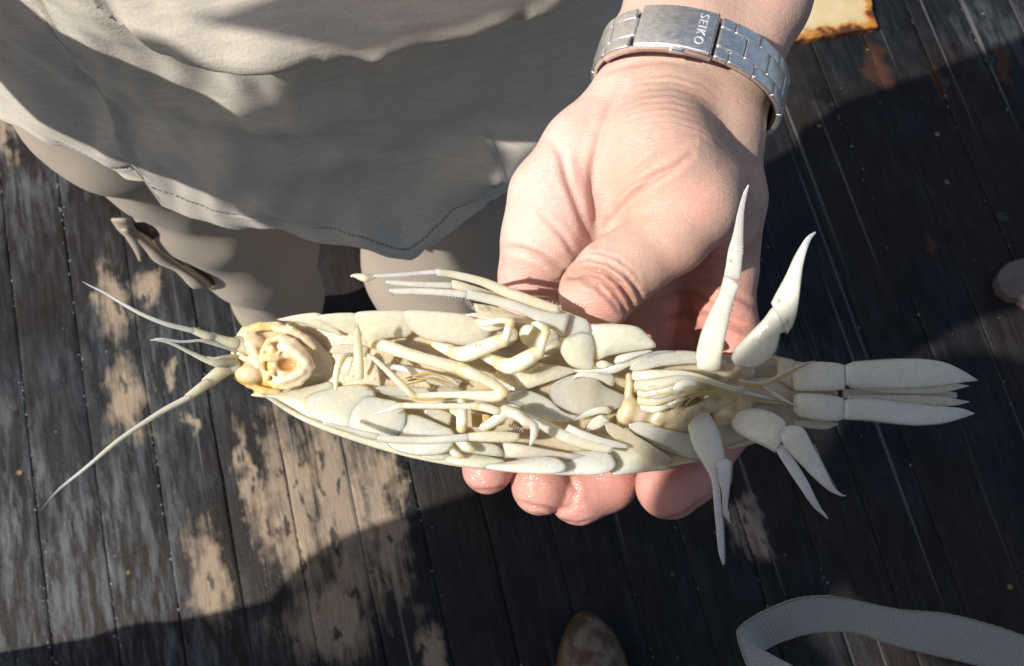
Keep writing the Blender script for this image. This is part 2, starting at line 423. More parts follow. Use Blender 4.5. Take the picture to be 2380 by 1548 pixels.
for u in seams:
    if abs(u) > 1.0: continue
    dens = r.choice([.1, .15, .3, .8]); y = -.7
    while y < 1.2:
        y += r.expovariate(1 / (.012 / dens))
        if math.sin(y * 9 + u * 40) < -.2: continue
        c = PNRM * (u + r.gauss(0, .003)) + PDIR * y; bead(c[0], c[1], -.0005, r.uniform(.0006, .0017))
for _ in range(220):
    c = PNRM * r.uniform(-.9, .9) + PDIR * r.uniform(-.5, 1.1); bead(c[0], c[1], .0002, r.uniform(.0005, .0012))
beads = mesh_obj('water_drop', mb_v, mb_f, M_BEAD, deck); tag(beads, kind='stuff')

# rusty painted plate on the boards, top right
def rusty_material():
    t = NT('chipped_cream_paint_on_rusty_steel'); v = t.coord()
    a = t.noise(v, 28, 6, .62, .3); b = t.noise(v, 9, 3)
    e = t.attr('rim'); rm = t.ramp(t.math('ADD', t.math('MULTIPLY', a, .75), t.math('MULTIPLY', e, .42)), .50, .62)
    col = t.mix(t.ramp(b, .4, .6), (.42, .30, .11), (.52, .43, .26))
    col = t.mix(rm, col, (.42, .17, .03)); col = t.mix(t.ramp(t.math('ADD', a, t.math('MULTIPLY', e, .3)), .68, .8), col, (.07, .02, .008))
    t.set(Base_Color=col, Roughness=.55, Normal=t.bump(t.math('SUBTRACT', a, rm), .5, .002)); return t.m
M_RUST = rusty_material()
def slab(name, pix, z0, z1, mat, n=18):
    P = [G(x, y, z1) for x, y in pix]; O = []
    for a, b in zip(P, P[1:] + P[:1]):
        for k in range(n): O.append((a + (b - a) * k / n)[:2] + nrg.randn(2) * .0005)
    O = np.array(O); c = O.mean(0); V, R, F = [], [], []; m = len(O); rs = [0.02, .4, .7, .88, .96, .995, 1.0]
    for i, q in enumerate(rs):
        for o in O: p = c + (o - c) * q; V.append((p[0], p[1], z1 - (.0015 if i == len(rs) - 1 else 0))); R.append(max(0, (q - .8) / .2))
    for o in O: V.append((o[0], o[1], z0)); R.append(1)
    for i in range(len(rs)):
        for j in range(m): k = (j + 1) % m; F.append((i * m + j, (i + 1) * m + j, (i + 1) * m + k, i * m + k))
    F.append(tuple(range(m)))
    return mesh_obj(name, V, F, mat, None, {'rim': R}, smooth=False)
pl = slab('hatch_plate', [(1700, -260), (1960, -260), (2040, 62), (1835, 98), (1600, 140)], 0.0005, .012, M_RUST)
tag(pl, 'rusty steel plate with chipped cream paint lying on the deck beside the wrist', 'metal plate')
p2_ = slab('deck_fitting', [(2318, 650), (2326, 628), (2343, 610), (2366, 604), (2385, 598), (2420, 600), (2450, 640), (2440, 700), (2400, 712), (2372, 694), (2350, 690), (2328, 672)], 0.0005, .02, simple('scuffed_pinkish_metal', (.20, .14, .125), .3, .3), 5)
tag(p2_, 'small scuffed metal fitting on the dark deck at the right edge', 'deck fitting')
for i, (x, y) in enumerate(((2300, 140), (2197, 192), (2330, 505))):
    c = G(x, y); V, F = [], []; m = 14
    for q, z in ((1, .0006), (.92, .0025), (.5, .0033), (.2, .002)):
        for k in range(m): V.append((c[0] + .0085 * q * math.cos(k * 2 * math.pi / m), c[1] + .0085 * q * math.sin(k * 2 * math.pi / m), z))
    for q in range(3):
        for k in range(m): F.append((q * m + k, q * m + (k + 1) % m, (q + 1) * m + (k + 1) % m, (q + 1) * m + k))
    F.append(tuple(3 * m + k for k in range(m)))
    mesh_obj('bolt_head', V, F, M_TAR, deck)
# ------------------------------------------------------------------ the man who holds the animal
def cloth_material(name, col, weave=1500, fuzz=.25, streak=True):
    t = NT(name); v = t.coord()
    a = t.noise(v, 700, 3, .7); b = t.noise(v, 14, 4)
    m = t.n('ShaderNodeMapping'); t.put(m.inputs[0], v); m.inputs['Scale'].default_value = (40, 40, 420)
    c = t.noise(m.outputs[0], 1.0, 5, .6)
    f = t.math('ADD', t.math('MULTIPLY', a, .5), t.math('MULTIPLY', c, .5 if streak else .1))
    lo = tuple(x * .78 for x in col); hi = tuple(min(1, x * 1.16) for x in col)
    t.set(Base_Color=t.mix(t.ramp(f, .3, .7), lo, hi), Roughness=.93, Specular_IOR_Level=.15, Sheen_Weight=fuzz, Sheen_Roughness=.6)
    t.set(Normal=t.bump(t.math('ADD', t.math('MULTIPLY', a, .6), t.math('ADD', t.math('MULTIPLY', c, .5), t.math('MULTIPLY', b, .4))), .35, .0012)); return t.m
M_SHIRT = cloth_material('washed_grey_beige_cotton', (.61, .56, .48))
M_TROUS = cloth_material('tan_trouser_cloth', (.46, .39, .32), streak=False, fuzz=.1)
M_STITCH = simple('grey_stitching', (.17, .17, .18), .9)
man = empty('person', (-.13, .47, 0), 'person in a grey shirt and tan trousers holding out the pale crustacean', 'person')

TC, TA, TB = np.array([-.135, .475]), .245, .165
def hit_torso(px, py, ex=0.0):                        # where the pixel's ray meets the torso's elliptic cylinder
    r = ray(px, py); AA, BB = TA + ex, TB + ex; o = (CAM[:2] - TC) / (AA, BB); d = r[:2] / (AA, BB)
    a, b, c = d @ d, 2 * o @ d, o @ o - 1; q = b * b - 4 * a * c
    if q < 0: q = 0
    s = (-b - math.sqrt(q)) / (2 * a); p = CAM + r * s
    return math.atan2((p[0] - TC[0]) / AA, -(p[1] - TC[1]) / BB), p[2]
def polyline(pts, ex=0.0): return np.array([hit_torso(*p, ex) for p in pts])
hem = polyline([(0, 258), (60, 292), (123, 328), (193, 351), (252, 387), (293, 415), (340, 412), (375, 463), (422, 488), (504, 521), (557, 542), (644, 541), (703, 554), (850, 555), (900, 574), (950, 590), (975, 578), (1055, 516), (1140, 455)])
hem = hem[np.argsort(hem[:, 0])]
fold = polyline([(-60, -60), (30, -10), (90, 30), (180, 100), (270, 172), (400, 217), (540, 241), (700, 246), (850, 226), (1000, 190), (1200, 122), (1370, 52)], .036)
NTH, NZ = 560, 260
th = np.linspace(-math.pi, math.pi, NTH, endpoint=False)
zh = np.interp(th, hem[:, 0], hem[:, 1]); zf = np.interp(th, fold[:, 0], fold[:, 1])
ends = lambda x, a, b: np.clip((x - a) / .5, 0, 1) * np.clip((b - x) / .5, 0, 1)
zh = np.where((th < hem[0, 0]) | (th > hem[-1, 0]), np.where(th < 0, hem[0, 1], hem[-1, 1]) + .006 * np.sin(th * 9), zh)
u = (np.arange(NZ) / (NZ - 1))
T_, U_ = np.meshgrid(th, u, indexing='ij'); ZH = zh[:, None]; ZF = zf[:, None]
Z_ = ZH + (1.47 - ZH) * U_ ** 1.25
A_ = TA * (1 + .04 * np.clip((Z_ - 1.15) / .2, 0, 1)) * np.sqrt(np.clip(1 - np.clip((Z_ - 1.30) / .20, 0, .97) ** 2.4, 0, 1)); B_ = TB * np.sqrt(np.clip(1 - np.clip((Z_ - 1.30) / .20, 0, .93) ** 2, 0, 1))
sd = Z_ - ZF
front = np.clip(np.cos(T_) * 1.6 + .5, 0, 1)
# the pouched fold above the waist, tucked back under it
B_ = B_ - front * (.095 * (1 - np.exp(-np.clip(sd, 0, 1) / .10))) ; A_ = A_ - .10 * np.clip(sd, 0, .3)
D_ = front * (.047 * np.exp(-(np.clip(sd, 0, 9) / .12) ** 1.5) * (1 / (1 + np.exp(-(sd - .002) / .0035))))
D_ -= front * .010 * np.exp(-((sd + .012) / .012) ** 2)
TF = T_.ravel(); ZFf = Z_.ravel(); Pst = np.stack([TF * .2, ZFf], 1); Df = D_.ravel().copy()
def ridge(pts, amp, wd, fade=True):
    q = polyline(pts); q[:, 0] *= .2; d, s = poly_dist(Pst, q)
    g = np.exp(-(d / wd) ** 2) * (np.sin(np.clip(s, .02, .98) * math.pi) ** .5 if fade else 1); global Df; Df = Df + amp * g
ridge([(-40, 90), (60, 215), (150, 300), (350, 365)], .012, .022)
ridge([(90, 175), (230, 270), (420, 300), (560, 330)], -.010, .016)
ridge([(300, 215), (480, 300), (560, 410), (640, 500)], .009, .016)
ridge([(570, 250), (640, 290), (760, 300), (830, 280)], .008, .009)
ridge([(600, 330), (760, 330), (860, 300), (1000, 240)], -.008, .016)
ridge([(560, 395), (700, 400), (860, 390)], .004, .012)
ridge([(620, 440), (720, 500), (850, 548)], .006, .012)
ridge([(810, 500), (880, 545), (955, 592)], .014, .010)
ridge([(760, 420), (860, 440), (960, 500)], -.010, .022)
ridge([(960, 585), (1020, 480), (1120, 380), (1290, 240)], .008, .018)
ridge([(1035, 385), (1090, 372), (1160, 368), (1205, 362)], .014, .008)
ridge([(900, 330), (1000, 350), (1100, 310), (1250, 220)], -.009, .02)
ridge([(700, 10), (705, 110), (690, 215)], .010, .018)
ridge([(760, -20), (775, 80), (770, 190)], -.012, .03)
ridge([(1000, -30), (960, 60), (820, 140)], .006, .03)
ridge([(1450, -40), (1400, 40), (1330, 200), (1230, 340)], .016, .03)

rs = np.random.RandomState(2)
for _ in range(26):                            # loose low wrinkles all round
    a = rs.uniform(-3.1, 3.1) * .2; z = rs.uniform(.86, 1.35); an = rs.uniform(-.6, .6); L = rs.uniform(.06, .18)
    d, s = poly_dist(Pst, np.array([[a, z], [a + L * math.cos(an), z + L * math.sin(an)]])); Df += rs.uniform(-.004, .004) * np.exp(-(d / .016) ** 2)
Df = Df.reshape(NTH, NZ)
for _ in range(22):
    Df = (np.roll(Df, 1, 0) + 2 * Df + np.roll(Df, -1, 0)) / 4
    Df[:, 1:-1] = (Df[:, :-2] + 2 * Df[:, 1:-1] + Df[:, 2:]) / 4
hemd = Z_ - ZH
wr_ = np.sin(T_ * 31 + Z_ * 60 + 2.2 * np.sin(Z_ * 37 + T_ * 5)) * np.sin(T_ * 11 - Z_ * 83 + 1.7 * np.sin(T_ * 9))
Df = Df + .0013 * wr_ + .0007 * np.sin(T_ * 70 + Z_ * 160 + 3 * np.sin(Z_ * 51)) * np.sin(Z_ * 130 + 2 * np.sin(T_ * 13))
Df = Df - .0012 * np.exp(-((hemd - .021) / .0016) ** 2) + .003 * np.exp(-hemd / .02) * np.sin(T_ * 17)
Xs = TC[0] + (A_ + Df) * np.sin(T_); Ys = TC[1] - (B_ + Df) * np.cos(T_)
Vs = np.stack([Xs, Ys, Z_], -1)
inner = Vs.copy(); inner[..., 0] = TC[0] + (A_ + Df - .0022) * np.sin(T_); inner[..., 1] = TC[1] - (B_ + Df - .0022) * np.cos(T_)
V = np.vstack([Vs.reshape(-1, 3), inner.reshape(-1, 3)]); base = NTH * NZ
i, j = np.meshgrid(np.arange(NTH), np.arange(NZ - 1), indexing='ij'); i2 = (i + 1) % NTH
Fo = np.stack([i * NZ + j, i2 * NZ + j, i2 * NZ + j + 1, i * NZ + j + 1], -1).reshape(-1, 4)
k = np.arange(NTH); k2 = (k + 1) % NTH
Fh = np.stack([k * NZ, base + k * NZ, base + k2 * NZ, k2 * NZ], 1)
shirt = mesh_obj('shirt', V, np.vstack([Fo, Fo[:, ::-1] + base, Fh]), M_SHIRT, man)
from mathutils.bvhtree import BVHTree
SB = BVHTree.FromPolygons([tuple(p) for p in Vs.reshape(-1, 3)], [tuple(int(q) for q in f) for f in Fo])
def on_shirt(px, py):
    h = SB.ray_cast(Vector(CAM), Vector(ray(px, py)), 3.0); return np.array(h[0]) if h[0] is not None else np.array(G(px, py, 1.0))
def sunward(px, py, t): return on_shirt(px, py) + SUN * t
# stitched hem line, short threads in one run
sv, sf = [], []; n0 = 0
for a in np.arange(-1.5, 1.5, .0105):
    ii = int((a + math.pi) / (2 * math.pi) * NTH) % NTH; zz = zh[ii] + .021; jj = int(np.argmin(abs(Z_[ii] - zz)))
    for dth in (0, .0062):
        q = a + dth; f = (q + math.pi) / (2 * math.pi) * NTH; i0 = int(f) % NTH; fr = f - int(f); p = Vs[i0, jj] * (1 - fr) + Vs[(i0 + 1) % NTH, jj] * fr
        nrm = np.array([math.sin(q) / TA, -math.cos(q) / TB, 0]); nrm /= np.linalg.norm(nrm); p = p + nrm * .0004
        sv += [p + (0, 0, -.0005), p + (0, 0, .0005), p + nrm * .0006]
    sf += [(n0, n0 + 3, n0 + 5, n0 + 2), (n0 + 2, n0 + 5, n0 + 4, n0 + 1), (n0, n0 + 1, n0 + 4, n0 + 3), (n0, n0 + 2, n0 + 1), (n0 + 3, n0 + 4, n0 + 5)]; n0 += 6
st = mesh_obj('hem_stitching', sv, sf, M_STITCH, shirt, smooth=False); tag(st, kind='stuff')

def wtube(pts, m=28, ns=8, mat=None, name='x', parent=None, wr=0.0, open_end=True):   # world-space tube (x,y,z,r)
    P = cat(pts, ns); C, r = P[:, :3], P[:, 3]; T = np.gradient(C, axis=0); T /= np.linalg.norm(T, axis=1)[:, None]
    ph = np.arange(m) / m * 2 * math.pi; V, F = [], []
    for c, t_, rr, kk in zip(C, T, r, range(len(C))):
        a = np.cross(t_, (0, 1, 0.01)); a /= np.linalg.norm(a); b = np.cross(t_, a)
        w_ = 1 + wr * np.sin(ph * 3 + kk * .5) * np.sin(kk * .9)
        V += list(c + (rr * w_)[:, None] * (np.cos(ph)[:, None] * a + np.sin(ph)[:, None] * b))
    n = len(C)
    for i_ in range(n - 1):
        for j_ in range(m): k_ = (j_ + 1) % m; F.append((i_ * m + j_, i_ * m + k_, (i_ + 1) * m + k_, (i_ + 1) * m + j_))
    F.append(tuple(range(m))[::-1]); F.append(tuple((n - 1) * m + j_ for j_ in range(m)))
    return mesh_obj(name, V, F, mat, parent)
# trousers: one continuous mesh with two legs
def PZ(px, py, z, r): p = G(px, py, z); return (p[0], p[1], p[2], r)
def cloth_sdf(X):
    L = [(-.235, .47, .98, .095), PZ(290, 190, .80, .076), PZ(410, 300, .66, .076), PZ(500, 420, .54, .074), PZ(590, 560, .38, .064), PZ(645, 680, .22, .050), PZ(665, 770, .11, .047)]
    R = [(-.04, .47, .98, .11), (-.02, .46, .80, .105), PZ(1085, 590, .56, .088), PZ(1130, 720, .34, .075), PZ(1150, 800, .12, .068)]
    d = smin(chain(X, L, .03), chain(X, R, .03), .03)
    d = smin(d, ell_sdf(X, (-.135, .475, .93), (.20, .14, .12)), .05)
    w1 = .0010 * np.sin(X[..., 2] * 26 + X[..., 0] * 70 + 2 * np.sin(X[..., 1] * 30)) + .0006 * np.sin(X[..., 2] * 60 - X[..., 0] * 110)
    return d + w1
st_ = .008; lo = (-.45, .05, .05); X = grid(lo, (.25, .68, 1.06), st_)
V, F = surface_nets(cloth_sdf(X), lo, st_); V = relax(V, F, 2)
trousers = mesh_obj('trousers', V, F, M_TROUS, man)
# torn pocket flap hanging off the outer leg
def rb(x, y): return (x * .3003, y * .3003 + 542.3)
def flapobj(name, secs, mat, zz, th=.0018):
    V, F = [], []; n = len(secs); P = cat([np.array([*rb(a, b), *rb(c, d)]) for a, b, c, d in secs], 5)
    for q, (a, b, c, d) in enumerate(P):
        z = zz(q / (len(P) - 1))
        for s_ in (0, .25, .5, .75, 1):
            p = G(a + (c - a) * s_, b + (d - b) * s_, z + .006 * math.sin(s_ * 3.1)); V.append(p)
    n = len(P)
    F = [(i_ * 5 + j_, i_ * 5 + j_ + 1, (i_ + 1) * 5 + j_ + 1, (i_ + 1) * 5 + j_) for i_ in range(n - 1) for j_ in range(4)]
    o = mesh_obj(name, V, F, mat, trousers); md = o.modifiers.new('thick', 'SOLIDIFY'); md.thickness = th; md.offset = 0; return o
zf_ = lambda t_: .62 - .22 * t_
flapobj('pocket_flap', [(860, -110, 1010, -110), (935, -10, 1080, 0), (1110, 110, 1215, 130), (1200, 215, 1330, 215), (1360, 290, 1480, 320), (1460, 395, 1590, 400), (1500, 425, 1590, 430)], M_TROUS, zf_)
flapobj('pocket_flap', [(930, -30, 1010, -30), (990, 50, 1075, 60), (1045, 140, 1108, 140), (1080, 212, 1100, 215)], M_TROUS, lambda t_: .60 - .10 * t_)
flapobj('pocket_bag', [(950, -80, 1190, -80), (1090, 0, 1330, 60), (1180, 110, 1480, 170), (1330, 200, 1600, 290), (1470, 300, 1660, 380), (1590, 400, 1660, 440)], simple('pocket_shade_brown', (.075, .045, .028), .9), lambda t_: .60 - .22 * t_)  # dark brown puts the pocket's inner shade into the colour
# boots
def boot(name, c, ang, parent, mat, L=.27):
    ca, sa = math.cos(ang), math.sin(ang)
    def f(X):
        q = X - np.array([c[0], c[1], 0], np.float32); u_ = q[..., 0] * ca + q[..., 1] * sa; v_ = -q[..., 0] * sa + q[..., 1] * ca
        Y = np.stack([u_, v_, q[..., 2]], -1)
        d = smin(ell_sdf(Y, (L * .40, 0, .03), (.15, .048, .055)), cap_sdf(Y, (0, 0, .05), (0, 0, .14), .042, .045), .04)
        return np.maximum(d, -(Y[..., 2] - .004))
    lo = (c[0] - .32, c[1] - .32, -.01); X = grid(lo, (c[0] + .32, c[1] + .32, .17), .007)
    V, F = surface_nets(f(X), lo, .007); return mesh_obj(name, V, F, mat, parent)
M_BOOT = simple('wet_dark_rubber', (.025, .028, .032), .3)
gl = G(690, 800); boot('boot', gl, -.75, man, M_BOOT, .2)
gr = G(1110, 830); boot('boot', gr, -0.15, man, M_BOOT, .2)
# ---- skin: hand and forearm as one continuous surface
def skin_material():
    t = NT('skin'); v = t.coord()
    tan, red = t.attr('tan'), t.attr('red')
    n1 = t.noise(v, 70, 4, .6); n2 = t.noise(v, 260, 4, .6); n3 = t.noise(v, 25, 3)
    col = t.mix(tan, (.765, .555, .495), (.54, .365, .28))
    col = t.mix(t.math('MULTIPLY', t.ramp(n1, .42, .66), .5), col, (.78, .42, .36))
    col = t.mix(t.math('MULTIPLY', t.ramp(n3, .5, .7), .35), col, (.72, .52, .42))
    col = t.mix(t.math('MULTIPLY', red, .72), col, (.66, .235, .195))
    col = t.mix(t.math('MULTIPLY', t.attr('crease_shade'), .75), col, (.34, .15, .11))  # shade in the creases painted dark into the skin
    col = t.mix(t.math('MULTIPLY', t.ramp(n2, .5, .75), .16), col, (.85, .62, .52))
    wet = t.attr('wet')
    t.set(Base_Color=col, Roughness=t.math('SUBTRACT', t.ramp(n2, .3, .7, .34, .52), t.math('MULTIPLY', wet, .26)), Specular_IOR_Level=.45)
    t.set(Subsurface_Weight=.55, Subsurface_Radius=(1.0, .32, .18), Subsurface_Scale=.0035)
    vo = t.n('ShaderNodeTexVoronoi', feature='DISTANCE_TO_EDGE'); t.put(vo.inputs['Vector'], v); vo.inputs['Scale'].default_value = 950
    m = t.n('ShaderNodeMapping'); t.put(m.inputs[0], v); m.inputs['Rotation'].default_value = (.3, .2, .55); m.inputs['Scale'].default_value = (160, 1500, 700)
    ln = t.noise(m.outputs[0], 1.0, 3, .5)
    h = t.math('ADD', t.math('MULTIPLY', t.ramp(vo.outputs['Distance'], 0, .12), .25), t.math('ADD', t.math('MULTIPLY', ln, .8), t.math('MULTIPLY', n2, .7)))
    t.set(Normal=t.bump(h, .38, .0012)); return t.m
M_SKIN = skin_material()
def q4(px, py, h, r): c = Cm(px, py, h); return (c[0], c[1], c[2], r)
def hand_sdf(X):
    # wrist and forearm
    P = chain(X, [q4(1500, 225, -44, 16), q4(1508, 130, -50, 16.5), q4(1568, 0, -58, 17.5), q4(1640, -230, -78, 21), q4(1720, -520, -120, 26)], 6)
    P = smin(P, chain(X, [q4(1660, 290, -46, 17), q4(1692, 180, -52, 17), q4(1770, 0, -62, 18), q4(1850, -230, -82, 22), q4(1900, -520, -122, 28)], 6), 12)
    P = smin(P, chain(X, [q4(1600, 250, -42, 16), q4(1610, 90, -51, 16.5), q4(1690, -60, -64, 18), q4(1740, -230, -78, 24)], 5), 10)
    # heel of the hand, little-finger side
    P = smin(P, chain(X, [q4(1440, 245, -40, 13), q4(1360, 350, -36, 15), q4(1290, 460, -34, 16), q4(1262, 560, -36, 14.5), q4(1235, 640, -40, 11.5)], 6), 9)
    # metacarpal web of the palm
    P = smin(P, chain(X, [q4(1480, 300, -42, 13), q4(1400, 480, -44, 13), q4(1370, 640, -48, 12)], 5), 10)
    P = smin(P, chain(X, [q4(1560, 320, -44, 14), q4(1520, 480, -50, 14), q4(1505, 660, -56, 12)], 5), 10)
    P = smin(P, chain(X, [q4(1670, 300, -46, 15), q4(1688, 460, -50, 14.5), q4(1684, 620, -52, 13)], 5), 9)
    # ball of the thumb
    P = smin(P, chain(X, [q4(1560, 260, -34, 14), q4(1530, 350, -25, 19), q4(1575, 440, -20, 18), q4(1622, 478, -17, 14.5)], 8), 7)
    P = smin(P, cap_sdf(X, q4(1500, 400, -30, 0)[:3], q4(1480, 520, -33, 0)[:3], 14.5, 10), 9)
    P = smin(P, cap_sdf(X, q4(1655, 440, -26, 0)[:3], q4(1690, 520, -36, 0)[:3], 13, 12), 8)
    # fingers curled underneath
    lit = chain(X, [q4(1230, 640, -42, 10.5), q4(1212, 800, -50, 10), q4(1168, 960, -52, 9.2), q4(1144, 1068, -42, 9.4), q4(1133, 1090, -38, 9.4)], 2)
    rin = chain(X, [q4(1360, 660, -46, 11), q4(1350, 850, -56, 10.8), q4(1318, 1010, -56, 10.5), q4(1264, 1115, -44, 10.8), q4(1256, 1130, -41, 10.8)], 2)
    mid = chain(X, [q4(1505, 680, -54, 11.5), q4(1500, 860, -60, 11.2), q4(1450, 1035, -58, 11.8), q4(1408, 1115, -50, 12.2), q4(1345, 1152, -46, 11.2)], 2)
    ind = chain(X, [q4(1676, 650, -50, 12), q4(1705, 840, -52, 11.6), q4(1670, 1000, -50, 11.4), q4(1600, 1095, -38, 12.4), q4(1556, 1128, -36, 12.6)], 2)
    P = smin(P, chain(X, [q4(1590, 600, -60, 12), q4(1592, 730, -68, 12), q4(1600, 860, -70, 11)], 3), 6)
    P = smin(P, chain(X, [q4(1440, 640, -62, 11), q4(1430, 850, -70, 10)], 3), 6)
    Fg = smin(smin(smin(lit, rin, 1.2), mid, 1.6), ind, 1.2)
    H = smin(P, Fg, 5)
    # thumb
    T = chain(X, [q4(1622, 478, -17, 14.8), q4(1560, 545, -15, 13.6), q4(1468, 612, -13, 12.6), q4(1425, 640, -13, 12.9), q4(1388, 682, -15, 13.6)], 3)
    return smin(H, T, 2.6)
a0, a1 = Cm(1060, 1260, -75), Cm(1960, -330, -75)
lo = (-24.0, -92.0, -530.0); hi = (118.0, 175.0, -388.0); ST = .8
parts_V, Dg = None, None
xs = np.arange(lo[0], hi[0], ST, dtype=np.float32); ys = np.arange(lo[1], hi[1], ST, dtype=np.float32); zs = np.arange(lo[2], hi[2], ST, dtype=np.float32)
Dg = np.empty((len(xs), len(ys), len(zs)), np.float32)
cg = grid(lo, hi, ST * 4); coarse = hand_sdf(cg)     # coarse pass, fine only near the surface
B = 16
for bi in range(0, len(xs), B):
    for bj in range(0, len(ys), B):
        for bk in range(0, len(zs), B):
            sx, sy, sz = slice(bi, bi + B), slice(bj, bj + B), slice(bk, bk + B)
            ci = coarse[bi // 4:(bi + B) // 4 + 2, bj // 4:(bj + B) // 4 + 2, bk // 4:(bk + B) // 4 + 2]
            if ci.size and ci.min() > 6: Dg[sx, sy, sz] = 5; continue
            if ci.size and ci.max() < -6: Dg[sx, sy, sz] = -5; continue
            Xb = np.stack(np.meshgrid(xs[sx], ys[sy], zs[sz], indexing='ij'), -1); Dg[sx, sy, sz] = hand_sdf(Xb)
Dg[:, -1, :] = 5
V, F = surface_nets(Dg, lo, ST); V = relax(V.astype(float), F, 3, .5)
N = vnormals(V, F)
pxy = np.stack([CX + V[:, 0] / -V[:, 2] * FPX, CY - V[:, 1] / -V[:, 2] * FPX], 1)
face = np.clip(N[:, 2] * 1.5 + .1, 0, 1); hh = D0 + V[:, 2]
disp = np.zeros(len(V)); crease_shade = np.zeros(len(V))
r8 = lambda L: [(1007 + x * .4504, y * .4504) for x, y in L]
rB = lambda L: [(1007 + x * .4504, 542.3 + y * .4504) for x, y in L]
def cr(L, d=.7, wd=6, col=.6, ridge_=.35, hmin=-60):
    global disp, crease_shade
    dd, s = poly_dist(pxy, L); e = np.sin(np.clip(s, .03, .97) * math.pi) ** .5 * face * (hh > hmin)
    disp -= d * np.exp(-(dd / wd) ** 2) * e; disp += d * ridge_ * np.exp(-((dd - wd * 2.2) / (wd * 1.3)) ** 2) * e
    crease_shade = np.maximum(crease_shade, col * np.exp(-(dd / (wd * .8)) ** 2) * e)
cr(r8([(980, 440), (905, 570), (860, 700), (825, 850), (818, 1000), (835, 1150), (850, 1240)]), 1.0, 9, .25)
cr(r8([(610, 720), (660, 800), (690, 920), (740, 1050), (790, 1190), (845, 1270)]), 1.1, 9, .35)
cr(r8([(520, 1070), (600, 1150), (670, 1220), (720, 1300), (770, 1340)]), .7, 7, .25)
cr(r8([(350, 1275), (450, 1285), (560, 1325), (670, 1390), (720, 1430)]), 1.3, 8, .5)
cr(r8([(1330, 800), (1240, 870), (1130, 925), (1030, 1000), (950, 1085), (895, 1170)]), 1.3, 8, .5)
cr(r8([(1300, 740), (1160, 800), (1050, 890), (970, 990)]), .7, 8, .3)
cr(r8([(1240, 860), (1130, 900), (1010, 960), (900, 1090)]), .5, 5, .3)
cr(r8([(870, 380), (980, 340), (1150, 310), (1350, 330)]), .6, 7, .2)
for i_ in range(9):
    k_ = i_ * 34
    cr(r8([(960 - i_ * 6, 450 + k_), (1080, 395 + k_), (1230, 385 + k_), (1380, 430 + k_), (1490, 520 + k_)]), .2, 4.2, .12, .5)
for i_ in range(6):
    k_ = i_ * 30
    cr(r8([(900, 900 + k_ * .9), (980, 800 + k_), (1100, 720 + k_ * .8), (1230, 680 + k_ * .6), (1350, 700 + k_ * .4)]), .3, 4.5, .12, .5)
cr(rB([(735, 150), (800, 135), (900, 155), (985, 210), (1045, 280), (1080, 370)]), 1.8, 6, .7, hmin=-30)
cr(rB([(715, 185), (800, 178), (890, 205), (960, 260), (1015, 340), (1045, 420)]), 3.0, 7.5, 1.0, hmin=-30)
cr(rB([(700, 215), (780, 212), (860, 240), (930, 300), (985, 380), (1010, 430)]), 2.8, 7.5, 1.0, hmin=-30)
cr(rB([(760, 110), (860, 105), (960, 140), (1040, 210), (1085, 290)]), .6, 5, .4, hmin=-30)
cr(rB([(780, 250), (850, 280), (920, 350), (965, 410)]), 1.8, 6, .8, hmin=-30)
cr(rB([(690, 225), (770, 235), (840, 262), (880, 300)]), 1.0, 9, .7, hmin=-30)
cr(rB([(640, 250), (720, 205), (800, 190)]), .7, 7, .4, hmin=-30)
cr(rB([(1130, 350), (1250, 300), (1360, 320), (1480, 400), (1600, 440)]), .9, 7, .5)
cr(rB([(1150, 450), (1300, 420), (1450, 430), (1600, 500), (1700, 520)]), 1.2, 8, .6)
cr(rB([(1330, 240), (1450, 250), (1580, 330), (1690, 400)]), .9, 7, .5)
cr(rB([(100, 1240), (200, 1330), (330, 1330), (400, 1290)]), .6, 6, .3)
cr(rB([(420, 1380), (520, 1410), (640, 1430), (760, 1400)]), .9, 6, .5)
cr(rB([(700, 1250), (740, 1330), (700, 1420)]), .7, 7, .4)
# nails' side rims on the two nearest fingertips
cr(rB([(540, 1440), (640, 1485), (740, 1500), (830, 1480)]), .6, 5, .4)
cr(rB([(1060, 1440), (1160, 1490), (1290, 1450), (1420, 1360)]), .6, 5, .4)
V = V + N * disp[:, None]
X_, Y_ = pxy[:, 0], pxy[:, 1]
sig = lambda x: 1 / (1 + np.exp(-x))
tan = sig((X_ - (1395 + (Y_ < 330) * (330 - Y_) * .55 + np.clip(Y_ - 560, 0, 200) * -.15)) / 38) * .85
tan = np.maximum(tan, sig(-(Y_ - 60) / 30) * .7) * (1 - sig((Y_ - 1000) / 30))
dth_, _ = poly_dist(pxy, [(1330, 640), (1400, 640), (1460, 690)]); tan = np.maximum(tan, .95 * np.exp(-(dth_ / 38) ** 2) * (hh > -30)); crease_shade = np.maximum(crease_shade, .42 * np.exp(-(dth_ / 30) ** 2) * (hh > -30))  # brown shade of the thumb fold painted in
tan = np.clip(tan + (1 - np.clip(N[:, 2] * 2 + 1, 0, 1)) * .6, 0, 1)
red = sig((Y_ - 1000) / 40) * .85
for (cx_, cy_, r_, a_) in ((1400, 700, 75, .55), (1235, 660, 70, .5), (1620, 470, 55, .35), (1205, 590, 50, .2), (1640, 760, 110, .8), (1560, 1110, 110, .95), (1640, 760, 150, .9), (1345, 430, 40, .25), (1375, 1140, 25, .4), (1745, 500, 16, .4)):  # index finger's strong red carries its shade as well as skin colour
    red = np.maximum(red, a_ * np.exp(-(((X_ - cx_) / r_) ** 2 + ((Y_ - cy_) / r_) ** 2)))
wet = np.clip(sig((Y_ - 1000) / 30) + .5 * np.exp(-(((X_ - 1240) / 70) ** 2 + ((Y_ - 660) / 50) ** 2)), 0, 1)
